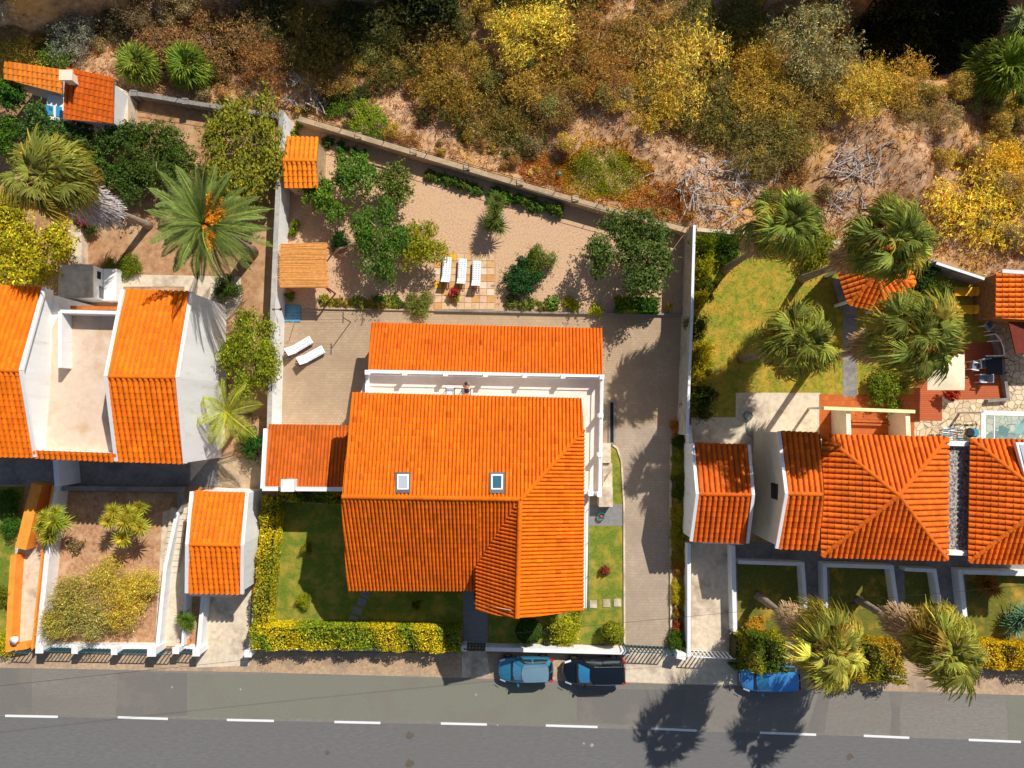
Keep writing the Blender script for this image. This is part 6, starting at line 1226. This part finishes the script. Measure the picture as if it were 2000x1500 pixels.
hb = bmesh.new(); bmesh.ops.create_uvsphere(hb, u_segments=14, v_segments=10, radius=.118)
for v in hb.verts: v.co.z *= 1.12; v.co += Vector((0, .52, .70))
me = bpy.data.meshes.new('hair'); hb.to_mesh(me); hb.free(); me.materials.append(HAIR); o = link('hair', me, person)
fm = MB().box((0, .395, .675), (.022, .03, .04)); fm.box((-.035, .405, .70), (.02, .02, .012)).box((.035, .405, .70), (.02, .02, .012)).box((0, .405, .645), (.045, .02, .012)); o = link('face', fm.mesh('face', SKIN), person)
# right terrace furniture
ps = thing('parasol', 'large square cream parasol over the timber deck', 'parasol', P(1830, 735, 0)); q = [P(a, b, 2.5) for a, b in ((1812, 692), (1884, 691), (1884, 762), (1811, 762))]; ctr = sum(q, Vector()) / 4 + Vector((0, 0, .28)); mb = MB(); V = []; F = []; n = 8
rnd = random.Random(4)
for i in range(n + 1):
    for j in range(n + 1):
        u, v = i / n, j / n; p = q[0].lerp(q[1], u).lerp(q[3].lerp(q[2], u), v); k = max(abs(u - .5), abs(v - .5)) * 2; V.append((p.x, p.y, 2.5 + .3 * (1 - k) + rnd.uniform(-.025, .025)))
for i in range(n):
    for j in range(n): F.append((i * (n + 1) + j, (i + 1) * (n + 1) + j, (i + 1) * (n + 1) + j + 1, i * (n + 1) + j + 1))
part('canopy', mb.add(V, F), mat('cream_canvas', lin(240, 224, 190), lin(230, 212, 178), 3, .9), ps, True); part('pole', MB().tube([(ctr.x, ctr.y, 0), (ctr.x, ctr.y, 2.75)], .04, 8), WOOD, ps)
def deck_chair(px, py, a, label, group=None):
    r = thing('garden_chair', label, 'chair', P(px, py, .01)); r.rotation_euler.z = a; ORG[r] = Vector(); f = MB()
    for s in (-.26, .26): f.beam((s, -.28, 0), (s, -.28, .6), .05, .05).beam((s, .28, 0), (s, .34, .95), .05, .05).beam((s, -.3, .6), (s, .3, .62), .07, .04)
    part('frame', f, WHITEM, r); part('seat', MB().box((0, 0, .42), (.5, .52, .08)), mat('blue_grey_cushion', lin(120, 140, 160), lin(100, 120, 140), 6, .9), r); part('backrest', MB().beam((0, .27, .46), (0, .36, .95), .5, .08, (0, 1, 0)), MATS['blue_grey_cushion'], r)
deck_chair(1893, 716, 1.4, 'white garden chair with blue grey cushion next to the cream parasol'); deck_chair(1912, 712, .1, 'white garden chair with blue cushion beside the dark table'); deck_chair(1912, 740, -1.6, 'white garden chair on the sunny part of the timber deck'); deck_chair(1921, 637, 2.4, 'pale chair by the stone plinth above the timber deck')
dt = thing('garden_table', 'dark square table on the shaded timber deck', 'table', P(1942, 715, 0)); part('table_top', MB().box(P(1942, 715, .74), (1.1, 1.2, .05)), DARKM, dt)
for dx in (-.45, .45):
    for dy in (-.5, .5): p = P(1942, 715, 0); part('leg', MB().beam((p.x + dx, p.y + dy, 0), (p.x + dx, p.y + dy, .72), .06, .06), DARKM, dt)
sf = thing('hammock_stand', 'white curved tubular stand over the timber deck', 'stand', P(1955, 690, 0)); part('arc', MB().tube([P(1944, 652, 1.1), P(1954, 662, 1.2), P(1960, 678, 1.2), P(1962, 694, 1.1)], .045, 7), WHITEM, sf); part('bar', MB().tube([P(1928, 667, 1.0), P(1952, 665, 1.15)], .03, 6).tube([P(1925, 695, 1.0), P(1962, 694, 1.1)], .03, 6), WHITEM, sf)
for a in ((1944, 652), (1962, 694)): p = P(*a, 1.1); part('leg', MB().tube([(p.x, p.y, 0), (p.x, p.y, 1.1)], .04, 6), WHITEM, sf)
rb = thing('potted_plant', 'round pot with a red leaved plant at the corner of the timber deck', 'plant', P(1846, 770, 0)); part('pot', MB().disc(P(1847, 776, 0), .3, .5, 16, .42), WHITET, rb); o = leafobj('foliage', TINY[0], Vector((0, .1, .4)), (.5, .5, .7), C(190, 60, 30), parent=rb)
dr = thing('drying_rack', 'white drying rack hung with colourful laundry behind the hipped roofs', 'drying rack', P(1868, 846, 0)); mb = MB()
for k in range(6): y = 836 + k * 4.4; mb.tube([P(1840, y, 1.0), P(1882, y + 1, 1.0)], .015, 5)
for a in ((1840, 836), (1882, 837), (1840, 858), (1882, 859)): p = P(*a, 1); mb.tube([(p.x, p.y, 0), (p.x, p.y, 1.0)], .02, 5)
part('rack', mb, WHITEM, dr); lc_ = [(.8, .8, .82), (.1, .25, .5), (.75, .78, .8), (.12, .4, .5), (.3, .2, .4), (.8, .8, .8)]; rnd = random.Random(8)
for k in range(6):
    for j in range(3):
        a = P(1842 + j * 14, 836 + k * 4.4, 1.0); w = rnd.uniform(.3, .48); part('garment', MB().beam((a.x, a.y, .80), (a.x + w, a.y, .78 + rnd.uniform(-.02, .02)), .07, .46), flat('laundry_%d' % ((k + j) % 6), lc_[(k + j) % 6], .9), dr)
tb = thing('water_barrel', 'blue tub beside the drying rack', 'tub', P(1894, 845, 0)); part('tub', MB().disc(P(1894, 845, 0), .26, .5, 16, .32), flat('blue_plastic', (.02, .25, .4), .5), tb); part('rim', MB().disc(P(1894, 845, .5), .33, .03, 16, .33), DARKM, tb)
bk = thing('bicycle', 'bicycle with thin dark wheels leaning behind the drying rack', 'bicycle', P(1880, 834, 0)); 
def wheel_ring(c, r, ax): return MB().tube([c + Vector((math.cos(t) * r * ax[0], math.cos(t) * r * ax[1], math.sin(t) * r)) for t in [2 * math.pi * i / 18 for i in range(19)]], .022, 5, False)
b0, b1 = P(1866, 830, .33), P(1898, 830, .33)
for c in (b0, b1): part('wheel', wheel_ring(c, .33, (.97, .25)), BLACK, bk)
part('frame', MB().tube([b0, b0.lerp(b1, .35) + Vector((0, 0, .45)), b0.lerp(b1, .85) + Vector((0, 0, .5)), b0.lerp(b1, .45) + Vector((0, 0, -.02)), b0], .022, 5).tube([b0.lerp(b1, .85) + Vector((0, 0, .5)), b1], .022, 5), DARKM, bk); part('saddle', MB().box(b0.lerp(b1, .33) + Vector((0, 0, .58)), (.26, .13, .06)), BLACK, bk)
part('handlebar', MB().tube([b0.lerp(b1, .86) + Vector((-.05, -.28, .66)), b0.lerp(b1, .86) + Vector((.03, 0, .68)), b0.lerp(b1, .86) + Vector((-.05, .28, .66))], .016, 5), DARKM, bk)
bc = thing('wicker_chair', 'black woven chair under the clear glass canopy', 'chair', P(1952, 842, 0)); p = P(1952, 842, 0); part('seat', MB().box((p.x, p.y, .4), (.6, .6, .1), -.4), DARKM, bc); part('backrest', MB().beam((p.x - .3, p.y + .1, .45), (p.x - .4, p.y + .15, .95), .55, .07, (1, 0, 0)), DARKM, bc)
for dx, dy in ((-.2, -.2), (.2, -.2), (-.2, .2), (.2, .2)): part('leg', MB().beam((p.x + dx, p.y + dy, 0), (p.x + dx, p.y + dy, .36), .05, .05), DARKM, bc)
gt = thing('glass_table', 'glass topped table with dark frame under the glass canopy', 'table', P(1985, 838, 0)); p = P(1985, 838, 0); part('table_top', MB().box((p.x, p.y, .74), (1.3, .8, .02)), glass_mat('table_glass', (.3, .5, .5), .5), gt)
for dx in (-.55, .55):
    for dy in (-.33, .33): part('leg', MB().beam((p.x + dx, p.y + dy, 0), (p.x + dx, p.y + dy, .72), .05, .05), DARKM, gt)

# ================================================================== PARKED CARS
def carpaint(name, c, rough=.25, metal=.5): return flat(name, c, rough, metal, .5, 1.0)
HL = flat('headlight', (.75, .78, .8), .15, 0, .8, 1.0); TLM = flat('taillight', (.55, .01, .02), .2, 0, .6, 1.0); RIM = flat('alloy', (.5, .5, .52), .3, .9); TRIMB = flat('black_plastic', (.015, .015, .016), .5)
def make_car(name, label, px, py, L, W, Hh, paint, yaw, roof_c=None, hood=.27, wind=.43, rear_roof=.90, glass=GLASSC, rails=False):
    c = P(px, py, .8); c.z = 0.01; root = thing(name, label, 'car', c); root.rotation_euler.z = yaw; ORG[root] = Vector()
    T = [0, .02, .06, .13, .22, .30, .45, .6, .75, .86, .93, .975, 1.0]
    hw = [.30, .66, .83, .93, .97, .985, 1, 1, .99, .96, .90, .74, .40]; zt = [.34, .42, .47, .51, .56, .60, .61, .62, .63, .635, .62, .56, .46]
    mb = MB(); V = []; F = []; sec = 9
    for t, w, z in zip(T, hw, zt):
        x = L / 2 - t * L; y = w * W / 2; z0, z1 = .20 + (.1 if t in (0, 1.0) else 0), z * Hh
        V += [(x, -y * .93, z0), (x, -y, z0 + .18), (x, -y, z1 - .14), (x, -y + .05, z1 - .03), (x, -y * .55, z1 + .015), (x, 0, z1 + .03), (x, y * .55, z1 + .015), (x, y - .05, z1 - .03), (x, y, z1 - .14), (x, y, z0 + .18), (x, y * .93, z0)]
    k = 11
    for i in range(len(T) - 1):
        for j in range(k - 1): F.append((i * k + j, i * k + j + 1, (i + 1) * k + j + 1, (i + 1) * k + j))
        F.append(((i + 1) * k, (i + 1) * k + k - 1, i * k + k - 1, i * k))
    F += [tuple(range(k))[::-1], tuple((len(T) - 1) * k + j for j in range(k))]
    b = part('body', mb.add(V, F), paint, root, True); s = b.modifiers.new('s', 'SUBSURF'); s.levels = s.render_levels = 1
    # cabin: rings from the belt line up to the roof
    xs = lambda t: L / 2 - t * L
    zb, zr = .60 * Hh, .965 * Hh; yb, yr = W / 2 * .94, W / 2 * .70
    def ring(f):                           # f 0 belt .. 1 roof edge
        xf = xs(hood + (wind - hood) * f); xr = xs(.975 - (.975 - rear_roof) * f); y = yb + (yr - yb) * f; z = zb + (zr - zb) * f - .02 * (1 - f)
        cf, cr_ = .14, .10; return [(xf, -y + cf + .05, z), (xf - cf, -y, z), (xs(.62), -y - .01, z), (xr + cr_, -y + .02, z), (xr, -y + cr_ + .06, z), (xr - .04, 0, z), (xr, y - cr_ - .06, z), (xr + cr_, y - .02, z), (xs(.62), y + .01, z), (xf - cf, y, z), (xf, y - cf - .05, z), (xf + .07, 0, z)]
    mb = MB(); rg_ = [ring(0), ring(.5), ring(.92), [(x * .97 + xs(.66) * .03, y * .95, z + .035) for x, y, z in ring(1)]]; V = [p for r in rg_ for p in r]; F = []
    for i in range(3):
        for j in range(12): F.append((i * 12 + j, i * 12 + (j + 1) % 12, (i + 1) * 12 + (j + 1) % 12, (i + 1) * 12 + j))
    part('cabin', mb.add(V, [f[::-1] for f in F]), paint, root, True)
    top = rg_[3]; cx = sum(p[0] for p in top) / 12; mb = MB(); mid = [((p[0] - cx) * .55 + cx, p[1] * .55, p[2] + .03) for p in top]; mb.add(top + mid + [(cx, 0, zr + .075)], [(j, (j + 1) % 12, 12 + (j + 1) % 12, 12 + j)[::-1] for j in range(12)] + [(12 + j, 12 + (j + 1) % 12, 24)[::-1] for j in range(12)])
    part('roof', mb, roof_c or paint, root, True)
    def pane(nm, a, b_, c_, d, off):
        a, b_, c_, d = map(Vector, (a, b_, c_, d)); n = (b_ - a).cross(d - a).normalized(); n = n if n.dot(off) > 0 else -n; m_ = MB(); V = []; N_ = 6
        for i in range(N_ + 1):
            for j in range(N_ + 1):
                u, v = i / N_, j / N_; p = a.lerp(b_, u).lerp(d.lerp(c_, u), v) + n * (.018 + .05 * math.sin(u * math.pi) * (1 if nm == 'windscreen' else .3)); V.append(p)
        m_.add(V, [(i * 7 + j, (i + 1) * 7 + j, (i + 1) * 7 + j + 1, i * 7 + j + 1) for i in range(6) for j in range(6)]); return part(nm, m_, glass if nm == 'windscreen' else GLASSD, root, True)
    r0, r1 = ring(.06), ring(.95)
    pane('windscreen', r0[0], r0[10], r1[10], r1[0], Vector((1, 0, 1))); pane('rear_window', r0[4], r0[6], r1[6], r1[4], Vector((-1, 0, .6)))
    q0, q1 = ring(.14), ring(.86)
    for s_, (i0, i1, i2) in ((-1, (1, 2, 3)), (1, (9, 8, 7))):
        A = lambda r, i, j, t: Vector(r[i]).lerp(Vector(r[j]), t)
        pane('side_window', A(q0, i0, i1, .08), A(q0, i0, i1, .94), A(q1, i0, i1, .94), A(q1, i0, i1, .12), Vector((0, s_, .3))); pane('side_window', A(q0, i1, i2, .06), A(q0, i1, i2, .9), A(q1, i1, i2, .86), A(q1, i1, i2, .06), Vector((0, s_, .3)))
    for s_ in (-1, 1):
        part('headlight', MB().add([(xs(.035), s_ * W * .33, .50 * Hh), (xs(.03), s_ * W * .40, .46 * Hh), (xs(.13), s_ * W * .475, .52 * Hh), (xs(.13), s_ * W * .41, .545 * Hh)], [(0, 1, 2, 3), (3, 2, 1, 0)]), HL, root)
        part('taillight', MB().beam((xs(.93), s_ * W * .445, .60 * Hh), (xs(.985), s_ * W * .39, .56 * Hh), .14, .24), TLM, root)
        m_ = part('mirror', MB().box((xs(hood + .09), s_ * (W / 2 + .08), .66 * Hh), (.12, .2, .12)), paint, root)
        for t in (.18, .81):
            c_ = Vector((xs(t), s_ * (W / 2 - .10), .31)); n = 18; mbw = MB(); 
            mbw.tube([c_ + Vector((0, -.10, 0)), c_ + Vector((0, .10, 0))], .31, n); w_ = part('wheel', mbw, BLACK, root); part('rim', MB().tube([c_ + Vector((0, s_ * .09, 0)), c_ + Vector((0, s_ * .108, 0))], .2, 12), RIM, w_)
        if rails: part('roof_rail', MB().tube([(xs(wind + .06), s_ * yr * .93, zr + .07), (xs(.66), s_ * yr * .95, zr + .085), (xs(rear_roof - .02), s_ * yr * .93, zr + .07)], .018, 5), RIM, root)
    part('cowl', MB().beam((xs(hood - .012), -yb * .8, zb + .03), (xs(hood - .012), yb * .8, zb + .03), .12, .03), TRIMB, root)
    for s_ in (-.25, .2): part('wiper', MB().beam((xs(hood + .0), s_ * W, zb + .06), (xs(hood + .05), (s_ + .28) * W, zb + .13), .02, .02), TRIMB, root)
    part('plate', MB().box((L / 2 + .01, 0, .42), (.02, .5, .11)), WHITEM, root); part('spoiler', MB().beam((xs(rear_roof + .015), -yr * .85, zr - .01), (xs(rear_roof + .015), yr * .85, zr - .01), .1, .03), TRIMB, root)
    return root
make_car('parked_car', 'small blue grey hatchback parked by the white street wall', 1027, 1309, 3.75, 1.66, 1.5, carpaint('blue_car_paint', (.04, .24, .38), .25, .4), math.pi + .012, carpaint('grey_blue_roof', (.20, .32, .40), .3, .3))  # body and roof paint brightened to stand for reflected sky
make_car('parked_car', 'black estate car parked right of the small blue hatchback', 1161, 1312, 4.25, 1.76, 1.6, carpaint('black_car_paint', (.006, .009, .014), .15, .2), math.pi + .018, hood=.24, wind=.42, rear_roof=.93, rails=True)
make_car('parked_car', 'blue car half hidden under the hedge and the street palm', 1506, 1326, 4.0, 1.74, 1.5, carpaint('bright_blue_paint', (.06, .28, .62), .2, .3), math.pi + .02, hood=.24, wind=.40)
# overhead cables whose shadows cross the road
a, b = P(-900, 1372, 0), P(2300, 1050, 0); a.z = b.z = 7.5; pts = [a.lerp(b, i / 20) - Vector((0, 0, 1.3 * math.sin(math.pi * i / 20))) for i in range(21)]
solo('overhead_cable', MB().tube(pts, .009, 4), DARKM, 'thin dark overhead cable crossing the front gardens and driveway beside the road', 'cable', pts[10])
